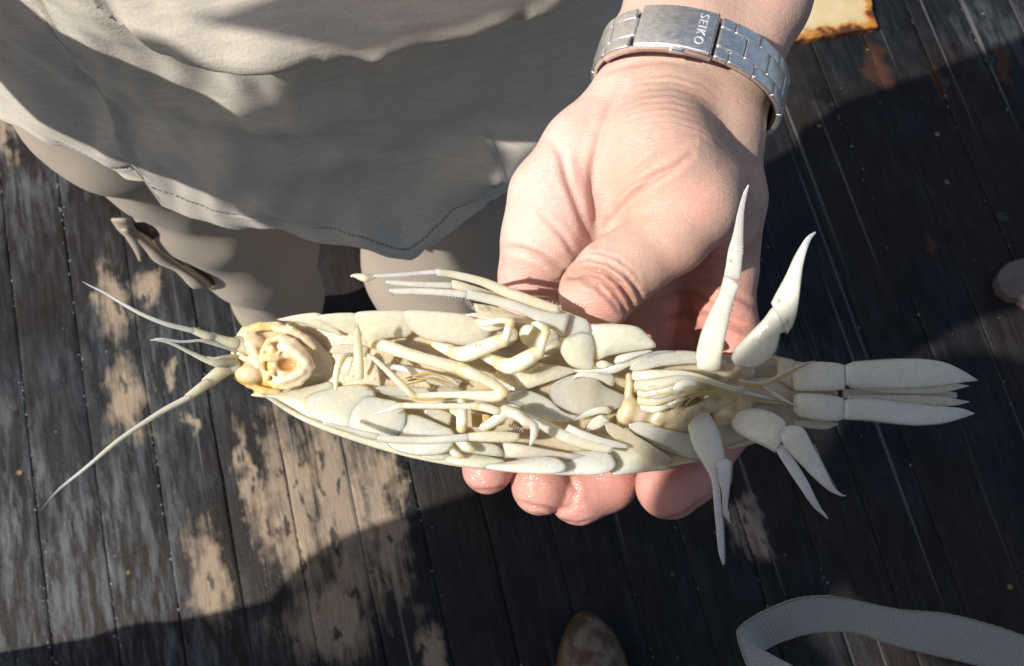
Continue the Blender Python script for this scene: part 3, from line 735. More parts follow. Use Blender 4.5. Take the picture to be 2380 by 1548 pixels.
hand = mesh_obj('hand', c2w(V), F, M_SKIN, man, {'tan': tan, 'red': np.clip(red, 0, 1), 'crease_shade': np.clip(crease_shade, 0, 1), 'wet': wet})
# the rest of the body: head, neck, other arm and the upper arm of this one
elbow = c2w(Cm(1810, -520, -122)); 
def body_sdf(X):
    d = ell_sdf(X, (-.135, .46, 1.62), (.078, .095, .115)); d = smin(d, cap_sdf(X, (-.135, .485, 1.42), (-.135, .475, 1.54), .062, .058), .03)
    d = smin(d, ell_sdf(X, (-.135, .50, 1.36), (.17, .07, .06)), .05)
    d = smin(d, cap_sdf(X, (-.135, .50, 1.33), (-.135, .50, 1.0), .07, .09), .04)
    d = smin(d, chain(X, [(.045, .49, 1.37, .055), (.12, .53, 1.2, .046), (elbow[0], elbow[1], elbow[2], .033)], .02), .03)
    d = smin(d, chain(X, [(-.32, .49, 1.37, .052), (-.51, .40, 1.37, .040), (*sunward(0, 70, .27), .028), (*sunward(180, 205, .25), .025), (*sunward(300, 275, .25), .029), (*sunward(415, 305, .25), .036), (*sunward(540, 345, .25), .030)], .02), .03)  # second chain: raised arm posed to throw a shadow band on the shirt
    d = smin(d, ell_sdf(X, (-.135, .36, 1.61), (.014, .026, .03)), .012)
    return d
lo2 = (-.60, .16, .74); X = grid(lo2, (.26, .66, 1.80), .011)
V, F = surface_nets(body_sdf(X), lo2, .011); V = relax(V, F, 2)
n_ = len(V)
mesh_obj('body', V, F, M_SKIN, man, {'tan': np.full(n_, .9), 'red': np.zeros(n_), 'crease_shade': np.zeros(n_), 'wet': np.zeros(n_)})
for sgn, pts in (('r', [(.03, .485, 1.385, .075), (.10, .52, 1.26, .065), (.125, .535, 1.17, .060)]), ('l', [(-.28, .485, 1.385, .072), (-.40, .45, 1.385, .064), (-.48, .415, 1.375, .058)])):
    wtube(pts, mat=M_SHIRT, name='sleeve', parent=shirt, wr=.03)
def hair_sdf(X):
    d = ell_sdf(X, (-.135, .475, 1.645), (.087, .10, .108)); return np.maximum(d, -((X[..., 2] - 1.60) + (X[..., 1] - .46) * .9))
X = grid((-.25, .35, 1.5), (-.02, .60, 1.78), .008); V, F = surface_nets(hair_sdf(X), (-.25, .35, 1.5), .008)
mesh_obj('hair', V, F, simple('dark_hair', (.02, .015, .01), .6), man)

# ------------------------------------------------------------------ wristwatch worn on the inner wrist
def steel(name, col, rough, aniso=.6):
    t = NT(name); v = t.coord(); m = t.n('ShaderNodeMapping'); t.put(m.inputs[0], v); m.inputs['Rotation'].default_value = (0, 0, .25); m.inputs['Scale'].default_value = (60, 2600, 2600)
    n = t.noise(m.outputs[0], 1.0, 3); k = t.noise(v, 400, 4)
    t.set(Base_Color=t.mix(t.ramp(k, .4, .7), col, tuple(c * .8 for c in col)), Metallic=1.0, Roughness=t.ramp(n, .3, .7, rough * .8, rough * 1.3), Normal=t.bump(n, .12, .0002)); return t.m
M_ST, M_STP, M_STD = steel('brushed_steel', (.86, .86, .86), .42), steel('polished_steel', (.82, .82, .82), .16), steel('dark_steel_gap', (.10, .10, .10), .4)
Cw = Cm(1604, 184, -44.5); ax = np.array([.25, .80, -.40]); ax /= np.linalg.norm(ax)
e1 = np.array([.965, -.262, 0.0]); e1 -= ax * (e1 @ ax); e1 /= np.linalg.norm(e1); e2 = np.cross(e1, ax); e2 *= np.sign(e2[2])
WA, WB = 34.0, 24.5
def wp(t_, w_, off): 
    n_ = np.array([math.cos(t_) / WA, math.sin(t_) / WB]); n_ /= np.linalg.norm(n_)
    return Cw + (WA * math.cos(t_) + off * n_[0]) * e1 + (WB * math.sin(t_) + off * n_[1]) * e2 + w_ * ax
watch = empty('wristwatch', c2w(Cw), 'steel wristwatch worn with its link bracelet and clasp on the inner wrist', 'watch')
def curved_box(t0, t1, w0, w1, o0, o1, bev=.45, n=5):
    mb = MB(); rings = []
    prof = [(w0, o0), (w0, o1 - bev), (w0 + bev * .4, o1 - bev * .25), (w0 + bev * 1.3, o1), (w1 - bev * 1.3, o1), (w1 - bev * .4, o1 - bev * .25), (w1, o1 - bev), (w1, o0)]
    L = 24.0; db = bev / 30.0
    tt = [t0, t0 + db * .5, t0 + db * 1.4] + list(np.linspace(t0, t1, n + 2)[1:-1]) + [t1 - db * 1.4, t1 - db * .5, t1]
    for i_, a in enumerate(tt):
        dr = bev if i_ in (0, len(tt) - 1) else (bev * .3 if i_ in (1, len(tt) - 2) else 0)
        rings.append(np.array([wp(a, w_, o - (dr if o > o0 else 0)) for w_, o in prof]))
    return mb.rings(rings)
def arc_t(start, length):                     # angle after walking an arc length in mm
    t_, s_ = start, 0.0; sg = 1 if length > 0 else -1
    while s_ < abs(length): t_ += sg * .004; s_ += .004 * math.hypot(WA * math.sin(t_), WB * math.cos(t_))
    return t_
HW = 9.2
curved_box(-math.pi + .02, math.pi - .02, -HW + .8, HW - .8, -1.0, .1, .2, 60).obj('inner_band', M_STD, watch)
tR, tL = math.radians(86), math.radians(133)
clasp = curved_box(tR, tL, -HW - .2, HW + .2, .8, 3.0, .5, 16).obj('clasp', M_ST, watch)
curved_box(tR - .02, tL + .5, -HW - .5, -HW + .1, -.8, 2.2, .15, 14).obj('clasp_side', M_STP, clasp)
bt = MB(); curved = curved_box(math.radians(101), math.radians(110), -HW - 1.6, -HW - .2, .2, 2.0, .3, 3); curved.obj('push_button', M_STP, clasp)
curved_box(tR + .005, tR + .035, -HW - .25, HW + .25, .8, 3.15, .3, 3).obj('clasp_edge', M_STP, clasp)
t_ = tR - .035; row = 0
while t_ > math.radians(-75):
    tn = arc_t(t_, -10.4); tm = arc_t(t_, -5.2)
    g = .012
    curved_box(tn + g, t_, -4.3, 4.3, .2, 2.5, .45, 4).obj('band_link', M_ST, watch)
    a0_, a1_ = (t_ if row == 0 else tm_prev - g), tm
    for s_ in (-1, 1):
        w0_, w1_ = (4.5, HW) if s_ > 0 else (-HW, -4.5)
        if row == 0: curved_box(tm + g, t_ - .0, w0_, w1_, .1, 2.3, .45, 4).obj('band_link', M_ST, watch)
        curved_box(arc_t(tm, -10.4) + g, tm, w0_, w1_, .1, 2.3, .45, 4).obj('band_link', M_ST, watch)
        for q in (tm,):
            curved_box(q - .001, q + .010, w0_ + .2, w1_ - .2, .1, 2.1, .2, 2).obj('link_pin', M_STP, watch)
    tm_prev = tm; t_ = tn; row += 1
t_ = tL + .02
while t_ < math.radians(250):
    tn = arc_t(t_, 10.4)
    curved_box(t_, tn - .012, -4.3, 4.3, .2, 2.5, .45, 4).obj('band_link', M_ST, watch)
    for w0_, w1_ in ((4.5, HW), (-HW, -4.5)): curved_box(t_ + .05, tn + .04, w0_, w1_, .1, 2.3, .45, 4).obj('band_link', M_ST, watch)
    t_ = tn
# watch case on the far side of the wrist
mb = MB(); cc = wp(-math.pi / 2, 0, 0); m_ = 40
rings = []
for r_, o_ in ((17, -1), (19.5, 1), (20, 4), (19.5, 8), (17.5, 9.5)):
    rings.append(np.array([cc - e2 * o_ + r_ * (math.cos(a) * e1 + math.sin(a) * ax) for a in np.arange(m_) / m_ * 2 * math.pi]))
mb.rings(rings).obj('watch_case', M_ST, watch)
mb = MB(); mb.rings([np.array([cc - e2 * o_ + 16.5 * (math.cos(a) * e1 + math.sin(a) * ax) for a in np.arange(m_) / m_ * 2 * math.pi]) for o_ in (9.4, 9.9)]).obj('dial', simple('black_dial', (.01, .01, .012), .1), watch)
# engraved name on the clasp, reading from the elbow edge towards the hand
fc = bpy.data.curves.new('engraving', 'FONT'); fc.body = 'SEIKO'; fc.size = 3.7; fc.extrude = .16; fc.space_character = 1.22
fo = bpy.data.objects.new('engraving_source', fc); S.collection.objects.link(fo); bpy.context.view_layer.update()
tm_ = fo.to_mesh(); tv = np.array([v_.co[:] for v_ in tm_.vertices]); tf = [tuple(p_.vertices) for p_ in tm_.polygons]; fo.to_mesh_clear(); bpy.data.objects.remove(fo)
xr = tv[:, 0].max(); tx = (tv[:, 0] / xr)
t_txt = math.radians(94.0)
EV = []
for a, b, c_ in tv:
    w_ = HW * .80 - (a / xr) * HW * 1.52; s_ = (b - 1.5) * .9
    tt = t_txt - s_ / 26.0; EV.append(wp(tt, w_, 3.02 + c_))
mesh_obj('engraved_letters', c2w(np.array(EV)), tf, simple('etched_pale_metal', (.62, .64, .63), .45, .2), clasp, smooth=False)
# ------------------------------------------------------------------ the pale deep-sea crustacean, belly up
def shell_material(name, col, rim=(.58, .40, .12), sss=.85, rough=.22, rimk=.8, var=.1, stain=.4, scale=.008, coat=.5):
    t = NT(name); v = t.coord(); e = t.attr('rim'); n = t.noise(v, 60, 5, .62); f = t.noise(v, 500, 4, .6); g = t.noise(t.coord(world=True), 38, 5, .65)
    c = t.mix(t.ramp(n, .35, .7), tuple(x * (1 - var) for x in col), tuple(min(1, x * (1 + var * .5)) for x in col))
    c = t.mix(t.math('MULTIPLY', t.ramp(g, .46, .66), stain), c, (.66, .53, .29))
    c = t.mix(t.math('MULTIPLY', t.ramp(e, .02, .5), .35), c, (.66, .60, .44))
    c = t.mix(t.math('MULTIPLY', t.ramp(t.math('ADD', e, t.math('MULTIPLY', n, .25)), .5, 1.0), rimk), c, rim)
    c = t.mix(t.math('MULTIPLY', t.ramp(t.noise(v, 900, 2, .5), .68, .74), .35), c, (.50, .36, .16))
    t.set(Base_Color=c, Roughness=t.ramp(f, .3, .7, rough * .8, rough * 1.9), Specular_IOR_Level=.5, Coat_Weight=coat, Coat_Roughness=.07)
    t.set(Subsurface_Weight=sss, Subsurface_Radius=(1, .85, .55), Subsurface_Scale=scale * .8)
    nb = t.bump(t.math('ADD', t.math('MULTIPLY', n, 1.2), t.math('ADD', t.math('MULTIPLY', f, .5), t.math('MULTIPLY', t.noise(v, 1400, 2), .15))), .4, .0010)
    t.set(Normal=nb, Coat_Normal=nb); return t.m
SH = shell_material('ivory_shell', (.78, .735, .555), rimk=.8)
SHW = shell_material('white_shell', (.83, .795, .65), rimk=.8)
GREY = shell_material('translucent_grey_limb', (.67, .66, .58), rim=(.56, .48, .30), rimk=.6, rough=.16, stain=.15)
CREAM = shell_material('cream_flesh', (.68, .61, .45), rim=(.56, .36, .10), var=.16)
FLESH = shell_material('pink_cream_flesh', (.76, .62, .47), rim=(.52, .30, .14), var=.16, rough=.3)
YEL = shell_material('yellow_head_shell', (.78, .62, .33), rim=(.72, .60, .40), var=.15)
AMB = shell_material('amber_gut', (.42, .19, .045), rim=(.5, .28, .08), rough=.2)
GOLD = shell_material('golden_bristle', (.55, .36, .10), rim=(.5, .3, .06), rough=.35, sss=.2)
GILL = shell_material('thin_brood_plate', (.58, .51, .38), rim=(.76, .70, .55), rimk=.8, rough=.5, var=.2, coat=.0)
INNER = shell_material('painted_shade_belly_flesh', (.64, .53, .36), rim=(.46, .33, .16), rough=.3, var=.25)  # browner tone holds the shade between the belly parts
TAILM = shell_material('tail_white', (.78, .755, .63), rim=(.66, .60, .38), rimk=.6, stain=.2)
A = empty('crustacean', W(1200, 900, -15), 'ivory white deep sea crustacean lying belly up across the palm with its legs folded', 'crustacean')
def R(ox, oy, s): return lambda x, y: (ox + x * s, oy + y * s)
R1, R2, R3, R4, R5 = R(77.5, 604.3, .4004), R(503.6, 697.3, .2503), R(774.7, 604.3, .2503), R(774.7, 852.2, .2503), R(1162, 697.3, .2503)
R6, R7, RB = R(1549.5, 387.4, .4004), R(1549.5, 774.7, .3703), R(1007, 542.3, .4504)
def T(r, pts, sc): return [(*r(p[0], p[1]), p[2], p[3] * sc) for p in pts]      # tube points from a region
def BL(r, secs): return [(*r(q[0], q[1]), *r(q[2], q[3]), *q[4:]) for q in secs]
def OL(r, pts): return [r(*p) for p in pts]
SC = .2503
# body: a boat-shaped trunk, hollow on the belly side
b = MB()
b.blade([(545, 840, 545, 850, -14), (600, 775, 600, 905, -15, .25, .9), (700, 742, 700, 968, -15, .1, .85), (830, 730, 830, 1012, -12.5, .08, .75), (1000, 735, 1000, 1058, -10.5, .05, .68),
         (1180, 752, 1180, 1088, -10, .05, .66), (1340, 772, 1340, 1094, -10, .05, .66), (1480, 815, 1480, 1088, -15, .08, .7), (1600, 822, 1600, 1068, -15, .15, .7), (1700, 826, 1700, 1036, -15, .3, .75),
         (1800, 832, 1800, 1008, -15, .3, .6), (1890, 845, 1890, 990, -15, .25, .5), (1945, 850, 1945, 975, -15, .2, .4)], ns=6, m=40, hollow=.35)
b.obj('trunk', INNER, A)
# back edge of the shell seen as a thin pale rim under the lower plates
b = MB()
b.blade([(600, 905, 604, 915, -11), (700, 962, 690, 972, -13), (800, 1000, 790, 1014, -13), (940, 1040, 930, 1058, -14), (1070, 1070, 1060, 1084, -14), (1200, 1084, 1195, 1099, -14), (1330, 1094, 1330, 1106, -14)], up=.6, dn=1.4)
b.obj('back_edge', SH, A)
for s_ in range(7):                            # segment backs glimpsed round the rear of the trunk
    pass
b = MB(); b.blade(BL(R7, [(300, 560, 330, 700, -18, .3, .5), (420, 420, 400, 735, -18, .3, .5), (520, 400, 560, 690, -18, .3, .5), (640, 400, 680, 650, -18, .3, .5)]), m=20)
b.blade(BL(R6, [(560, 1080, 560, 1480, -17, .3, .5), (650, 1100, 660, 1490, -17, .28, .5), (740, 1120, 750, 1500, -17, .25, .5)]), m=20)
b.blade(BL(R6, [(640, 1105, 640, 1240, -10, .3, .5), (735, 1120, 735, 1300, -10, .2, .5)]), m=14)
b.obj('rear_body_segment', SH, A)

# coxal plates, lower row (front to back), then upper row
def plate(outl, h, gx, gy, dm, mat=SH, name='side_plate', th=1.3, c=None, p=2.0): MB().dome(outl, h + dm * .3, gx, gy, dm * .62, th, centre=c, p=p).obj(name, mat, A)
plate(OL(R2, [(440, 885), (600, 860), (780, 815), (950, 780), (1060, 757), (1120, 850), (1150, 1000), (1090, 1170), (1010, 1147), (850, 1090), (700, 1005), (540, 915)]), -7, 0, 6, 2.5)
plate(OL(R2, [(812, 960), (830, 900), (900, 860), (1060, 820), (1200, 790), (1330, 785), (1450, 830), (1480, 930), (1440, 1100), (1330, 1200), (1180, 1220), (1000, 1145), (860, 1060)]), -4.5, 0, 6, 2.6)
plate(OL(R2, [(1138, 1060), (1160, 990), (1230, 935), (1340, 895), (1440, 893), (1560, 920), (1690, 950), (1760, 1060), (1750, 1200), (1640, 1290), (1450, 1300), (1290, 1255), (1180, 1160)]), -2.5, 0, 5.5, 2.4, SHW)
plate(OL(R4, [(455, 640), (480, 560), (560, 485), (690, 443), (790, 455), (900, 495), (1010, 545), (1110, 590), (1130, 680), (1060, 790), (880, 830), (700, 815), (540, 760)]), -1.0, 0, 5.5, 2.2, SHW)
plate(OL(R4, [(400, 695), (640, 705), (900, 712), (1060, 705), (1130, 760), (1100, 850), (950, 870), (760, 820), (600, 765)]), -5.5, 0, 8, 1.2)
plate(OL(R4, [(1020, 850), (1080, 815), (1220, 800), (1400, 825), (1582, 868), (1560, 905), (1420, 945), (1250, 935), (1100, 905)]), -3.5, 0, 7, 1.8)
plate(OL(R4, [(1240, 905), (1500, 895), (1700, 870), (1880, 838), (2000, 835), (2100, 860), (2163, 918), (2140, 970), (2020, 998), (1800, 995), (1500, 965), (1300, 935)]), -1.5, 2, 8, 2.4, SHW)
plate(OL(RB, [(600, 1240), (640, 1190), (700, 1135), (800, 1120), (900, 1128), (940, 1180), (930, 1215), (870, 1243), (740, 1248)]), -5.0, 1, 8, 2.0, SHW)
plate(OL(RB, [(880, 1130), (960, 1085), (1060, 1095), (1140, 1150), (1217, 1216), (1130, 1228), (1000, 1242), (920, 1240)]), -9.0, 1, 6, 1.6, SH)
plate(OL(RB, [(960, 1060), (1100, 1075), (1220, 1110), (1365, 1168), (1290, 1190), (1180, 1205), (1060, 1150)]), -12.0, 0, 5, 1.2, GILL)
plate(OL(RB, [(1020, 990), (1100, 985), (1200, 1010), (1330, 1045), (1420, 1075), (1430, 1130), (1380, 1172), (1250, 1140), (1120, 1080)]), -12.0, 0, 5, 2.0, SH)
# upper row
plate(OL(R2, [(560, 185), (650, 155), (780, 130), (930, 118), (1010, 160), (1100, 240), (1165, 330), (1060, 305), (900, 260), (740, 210)]), -8, 0, -7, 1.6)
plate(OL(R2, [(905, 165), (950, 140), (1060, 125), (1180, 118), (1300, 130), (1360, 230), (1340, 330), (1240, 320), (1150, 285), (1000, 215)]), -6, 0, -7, 1.8)
plate(OL(R2, [(1268, 155), (1300, 115), (1400, 100), (1560, 96), (1720, 96), (1830, 140), (1850, 260), (1760, 345), (1620, 350), (1500, 375), (1380, 395), (1340, 300), (1290, 220)]), -4, 0, -7, 2.4)
plate(OL(R3, [(640, 510), (665, 470), (760, 462), (900, 470), (1080, 485), (1240, 510), (1400, 590), (1470, 680), (1380, 790), (1200, 800), (1020, 770), (880, 745), (770, 690), (690, 610)]), -2.5, 0, -6.5, 2.6)
plate(OL(R3, [(1180, 500), (1300, 505), (1440, 530), (1560, 560), (1700, 640), (1700, 760), (1560, 830), (1400, 760), (1280, 620)]), -6, 0, -5, 1.5, CREAM)
plate(OL(R3, [(1310, 560), (1360, 540), (1480, 550), (1600, 555), (1640, 600), (1560, 640), (1440, 665), (1350, 625)]), -.5, 0, 0, 1.2, SHW, 'basal_lobe')
plate(OL(R3, [(1725, 680), (1760, 610), (1840, 575), (1960, 590), (2060, 650), (2110, 760), (2070, 860), (1950, 880), (1820, 820), (1750, 760)]), -4, 0, -3, 3.0, SH, 'leg_base')
# large rear plate and the leg base in front of it
plate(OL(R5, [(820, 235), (900, 222), (1010, 218), (1180, 228), (1290, 255), (1370, 320), (1445, 405), (1432, 445), (1300, 470), (1150, 492), (1010, 520), (900, 560), (830, 500), (790, 380)]), 1.0, 1, -4, 3.2, SH, c=R5(1080, 360))
plate(OL(R5, [(555, 380), (560, 340), (650, 330), (760, 300), (850, 330), (880, 450), (870, 560), (860, 645), (760, 645), (640, 600), (560, 480)]), 2.0, -1, -3, 2.8, SH, 'leg_base')
plate(OL(R5, [(300, 110), (420, 90), (560, 90), (700, 140), (820, 200), (840, 330), (760, 400), (640, 390), (560, 330), (450, 220)]), 3.0, 0, -3, 2.2, GREY, 'leg_base')
plate(OL(R5, [(430, 280), (540, 300), (560, 420), (520, 500), (420, 500), (380, 400)]), -4, 0, 0, 2.0, CREAM, 'leg_base')

# brood plates and gills inside the belly
def bl(r, secs, mat, name, **k): b = MB(); k['up'] = k.get('up', .22) * .7; b.blade(BL(r, secs), **k); return b.obj(name, mat, A)
bl(R5, [(448, 870, 452, 890, -8), (470, 800, 500, 955, -6), (560, 735, 590, 1010, -5), (700, 690, 700, 1050, -4), (860, 690, 830, 1055, -4), (960, 790, 960, 1040, -5), (1080, 850, 1080, 1010, -5), (1200, 905, 1205, 950, -5)], GILL, 'brood_plate', up=.07, dn=.05, m=24)
bl(R5, [(640, 745, 660, 735, -2), (740, 715, 745, 665, -1), (900, 735, 910, 672, 0), (1010, 790, 1040, 690, -1), (1050, 800, 1072, 745, -2)], SH, 'brood_plate', up=.3, m=18)
bl(R5, [(60, 870, 100, 830, -1), (230, 835, 60, 960, -3), (420, 900, 250, 1060, -5), (600, 1040, 450, 1120, -6), (740, 1075, 640, 1142, -7)], SH, 'brood_plate', up=.14, m=20)
bl(R5, [(640, 1150, 660, 1130, -6), (760, 1060, 790, 1095, -4), (880, 1000, 920, 1060, -2), (990, 990, 1000, 1060, -2), (1035, 1030, 1020, 1065, -3)], SH, 'gill_strip', up=.3, m=14)
bl(R5, [(790, 1210, 800, 1225, -4), (840, 1120, 930, 1190, -3), (930, 1065, 1010, 1130, -2), (1000, 1090, 1030, 1150, -3)], SH, 'gill_strip', up=.3, m=14)
bl(R5, [(20, 560, -60, 700, -5), (200, 560, 60, 840, -5), (400, 590, 180, 850, -4), (560, 610, 400, 780, -4), (740, 650, 680, 680, -4)], CREAM, 'brood_plate', up=.12, m=20)
bl(R5, [(690, 640, 690, 670, -3), (860, 645, 880, 690, -1), (1010, 620, 1060, 680, 1), (1150, 560, 1190, 620, 2), (1300, 500, 1330, 560, 2), (1480, 470, 1500, 520, 1), (1620, 468, 1630, 480, 0)], SH, 'gill_strip', up=.35, m=14)
bl(R5, [(1055, 570, 1070, 595, 3), (1090, 520, 1150, 575, 4), (1200, 490, 1260, 530, 4), (1400, 460, 1420, 475, 3)], SHW, 'gill_strip', up=.4, m=14)
bl(R5, [(1200, 640, 1230, 660, 3), (1250, 570, 1330, 650, 3), (1400, 510, 1470, 620, 2), (1600, 470, 1680, 600, 0), (1800, 475, 1850, 590, -2), (1880, 500, 1900, 600, -4)], SH, 'rear_body_plate', up=.2, m=18)
b = MB(); b.tube(T(R5, [(885, 600, -1, 22), (960, 600, 0, 42), (1050, 615, -1, 22)], SC)); b.obj('gill_strip', SH, A)
# translucent rods along the lower belly
bl(R4, [(1500, 420, 1490, 470, 0), (1700, 400, 1680, 480, 0), (1900, 470, 1850, 540, 0), (2150, 590, 2100, 690, 0), (2400, 690, 2350, 770, -1), (2620, 740, 2580, 800, -2)], SH, 'leg_base', up=.45, m=18)
bl(R5, [(640, 1150, 600, 1210, 0), (780, 1215, 740, 1280, 1), (930, 1270, 900, 1330, 1), (1080, 1310, 1060, 1370, 0), (1195, 1350, 1190, 1380, -1)], GREY, 'gill_strip', up=.5, m=14)
bl(R5, [(960, 1130, 980, 1180, -2), (1060, 1150, 1000, 1230, -2), (1250, 1250, 1120, 1330, -3), (1450, 1370, 1330, 1460, -5), (1600, 1480, 1540, 1530, -7)], GILL, 'brood_plate', up=.2, m=18)
bl(R5, [(1190, 1150, 1200, 1190, -4), (1330, 1130, 1290, 1250, -4), (1550, 1200, 1480, 1330, -6), (1780, 1250, 1700, 1440, -8), (1900, 1330, 1850, 1510, -10)], SH, 'rear_body_plate', up=.2, m=20)
bl(R4, [(1570, 700, 1590, 850, -5), (1750, 720, 1720, 850, -4), (2000, 770, 1950, 850, -4), (2300, 820, 2250, 880, -5), (2520, 850, 2500, 880, -6)], FLESH, 'brood_plate', up=.2, m=16)
bl(R4, [(1130, 700, 1100, 790, -3), (1300, 700, 1250, 800, -2), (1500, 720, 1470, 830, -3), (1580, 790, 1570, 840, -4)], SH, 'leg_base', up=.4, m=16)
bl(R3, [(440, 960, 430, 1010, -8), (600, 970, 590, 1030, -7), (800, 1010, 760, 1090, -6), (1000, 1060, 940, 1160, -6), (1200, 1120, 1150, 1200, -6)], GREY, 'gill_strip', up=.3, m=14)
bl(R3, [(370, 1170, 380, 1230, -8), (600, 1170, 600, 1270, -8), (900, 1190, 900, 1270, -8), (1200, 1180, 1200, 1250, -8)], CREAM, 'brood_plate', up=.15, m=14)
bl(R3, [(0, 790, -40, 860, -10), (150, 780, 120, 880, -10), (330, 810, 300, 900, -10)], FLESH, 'brood_plate', up=.2, m=14)
for pts in ([(640, 1110, -3, 5), (760, 1075, -2, 9), (880, 1050, -2, 12), (1010, 1090, -2, 10), (1160, 1180, -3, 8)], [(520, 1165, -4, 6), (700, 1120, -3, 9), (860, 1100, -3, 12), (1000, 1140, -3, 9), (1120, 1200, -4, 6)],
            [(760, 1295, -2, 6), (900, 1300, -2, 10), (1050, 1285, -2, 6)]):
    b = MB(); b.tube(T(R3, pts, SC), m=8); b.obj('golden_seam', GOLD, A)

# ---- head: one continuous sculpted surface, eyes absent
def hm(x, y, h): return Cm(*R2(x, y), h)
K0 = SC * 415 / FPX                             # mm per region unit near the head
def head_sdf(X):
    def ch(pts, k=.5): return chain(X, [(*hm(x, y, h), r * K0) for x, y, h, r in pts], k)
    def el(x, y, h, rx, ry, rz): return ell_sdf(X, hm(x, y, h), (rx * K0, ry * K0, rz))
    d = el(520, 545, -18, 395, 330, 10)
    d = smin(d, el(930, 600, -15.5, 190, 185, 7.0), 1.6)
    d = smin(d, el(760, 560, -17, 300, 290, 10), 1.5)
    d = smin(d, ch([(205, 335, -10, 28), (260, 285, -9, 40), (400, 245, -8.5, 42), (560, 240, -9, 42), (690, 285, -9, 36)]), .5)
    d = smin(d, ch([(160, 720, -11, 16), (300, 790, -10, 30), (430, 838, -10, 34), (560, 855, -11, 28)]), .5)
    d = smin(d, el(335, 415, -9.5, 140, 105, 3.8), .9); d = smin(d, el(305, 690, -9.5, 135, 95, 3.6), .9)
    d = smin(d, ch([(560, 265, -8, 40), (700, 290, -7, 46), (830, 370, -6.5, 44), (900, 440, -7, 34)]), .4)
    d = smin(d, ch([(330, 540, -6, 40), (390, 600, -5, 44), (350, 470, -6, 40)]), .6)
    d = smin(d, el(655, 570, -11, 248, 262, 7.6), .3)
    d = smin(d, ch([(430, 650, -4.6, 20), (425, 480, -4.2, 26), (480, 385, -3.8, 30), (600, 342, -3.6, 32), (715, 385, -3.6, 34), (800, 470, -4, 34), (865, 560, -4.4, 30), (885, 620, -5, 22)]), .45)
    d = smin(d, ch([(432, 660, -4.6, 20), (455, 745, -4.2, 26), (545, 800, -4, 28), (655, 805, -4, 30), (770, 765, -4.2, 32), (850, 695, -4.6, 28), (890, 630, -5, 20)]), .45)
    d = smin(d, ch([(480, 440, -3.8, 34), (520, 490, -3.6, 36), (470, 520, -3.6, 30)]), .3); d = smin(d, ch([(470, 700, -4, 30), (520, 660, -3.8, 32)]), .3)
    for q in range(8):
        x, y = 470 + (q * 53) % 110, 410 + (q * 37) % 120; d = smin(d, el(x, y, -3.0, 20, 16, .8), .25)
        x, y = 450 + (q * 41) % 90, 660 + (q * 29) % 80; d = smin(d, el(x, y, -3.2, 18, 14, .7), .25)
        x, y = 660 + 22 * q, 232 + 17 * q + 14 * math.sin(q * 2.1); d = smin(d, el(x, y, -6.0, 22, 18, 1.2), .35)
    d = smin(d, ch([(440, 545, -3.6, 26), (500, 540, -2.9, 34), (590, 550, -3.2, 24)]), .3)
    hole = el(655, 604, -2.2, 112, 66, 4.8); d = -smin(-d, hole, .35)
    d = smin(d, ch([(618, 425, -3.2, 48), (680, 450, -2.9, 52), (755, 505, -2.9, 48), (830, 580, -3.4, 42), (868, 625, -4.4, 26)]), .7)
    d = smin(d, ch([(555, 748, -3.6, 36), (620, 738, -3.1, 44), (705, 715, -3.2, 42), (790, 665, -3.2, 38), (850, 645, -4.4, 24)]), .7)
    d = smin(d, ch([(205, 522, -6.5, 24), (270, 548, -5.5, 28), (330, 585, -5.5, 20)]), .4)
    d = smin(d, el(640, 880, -14, 330, 36, 3), 1.5)
    return d + .06 * np.sin(X[..., 0] * 1.9 + 1.3 * np.sin(X[..., 1] * 1.3)) * np.sin(X[..., 1] * 2.3 + X[..., 2]) + .04 * np.sin(X[..., 0] * 5.1) * np.sin(X[..., 1] * 4.7)
c0_, c1_ = hm(110, 910, -30), hm(1150, 180, -30); lo = (c0_[0] - 1, c0_[1] - 1, -D0 - 30.0); hi = (c1_[0] + 1, c1_[1] + 1, -D0 + 0.5); st_ = .33
X = grid(lo, hi, st_); V, F = surface_nets(head_sdf(X), lo, st_); V = relax(V.astype(float), F, 9, .6)
px_ = CX + V[:, 0] / -V[:, 2] * FPX; py_ = CY - V[:, 1] / -V[:, 2] * FPX; zx, zy = (px_ - 503.6) / SC, (py_ - 697.3) / SC; hh = D0 + V[:, 2]
gs = lambda x, y, a, b: np.exp(-(((zx - x) / a) ** 2 + ((zy - y) / b) ** 2))
yel = np.clip(gs(380, 245, 230, 50) + gs(330, 800, 260, 50) + gs(180, 740, 90, 60) + .8 * gs(470, 640, 60, 200) + .5 * gs(480, 450, 80, 70), 0, 1)
pnk = np.clip(gs(760, 330, 180, 90) + .5 * gs(1000, 600, 140, 200) + .45 * gs(330, 410, 120, 90) + .45 * gs(300, 690, 120, 90), 0, 1)
d1, _ = poly_dist(np.stack([zx, zy], 1), [(618, 425), (740, 510), (860, 620)]); d2, _ = poly_dist(np.stack([zx, zy], 1), [(560, 742), (700, 702), (850, 640)])
wht = np.clip(np.exp(-(np.minimum(d1, d2) / 48) ** 4), 0, 1) * (hh > -5)
amb = np.clip(np.exp(-(((zx - 652) / 98) ** 2 + ((zy - 606) / 58) ** 2) ** 2) * (hh < -2.6) * 1.3, 0, 1)
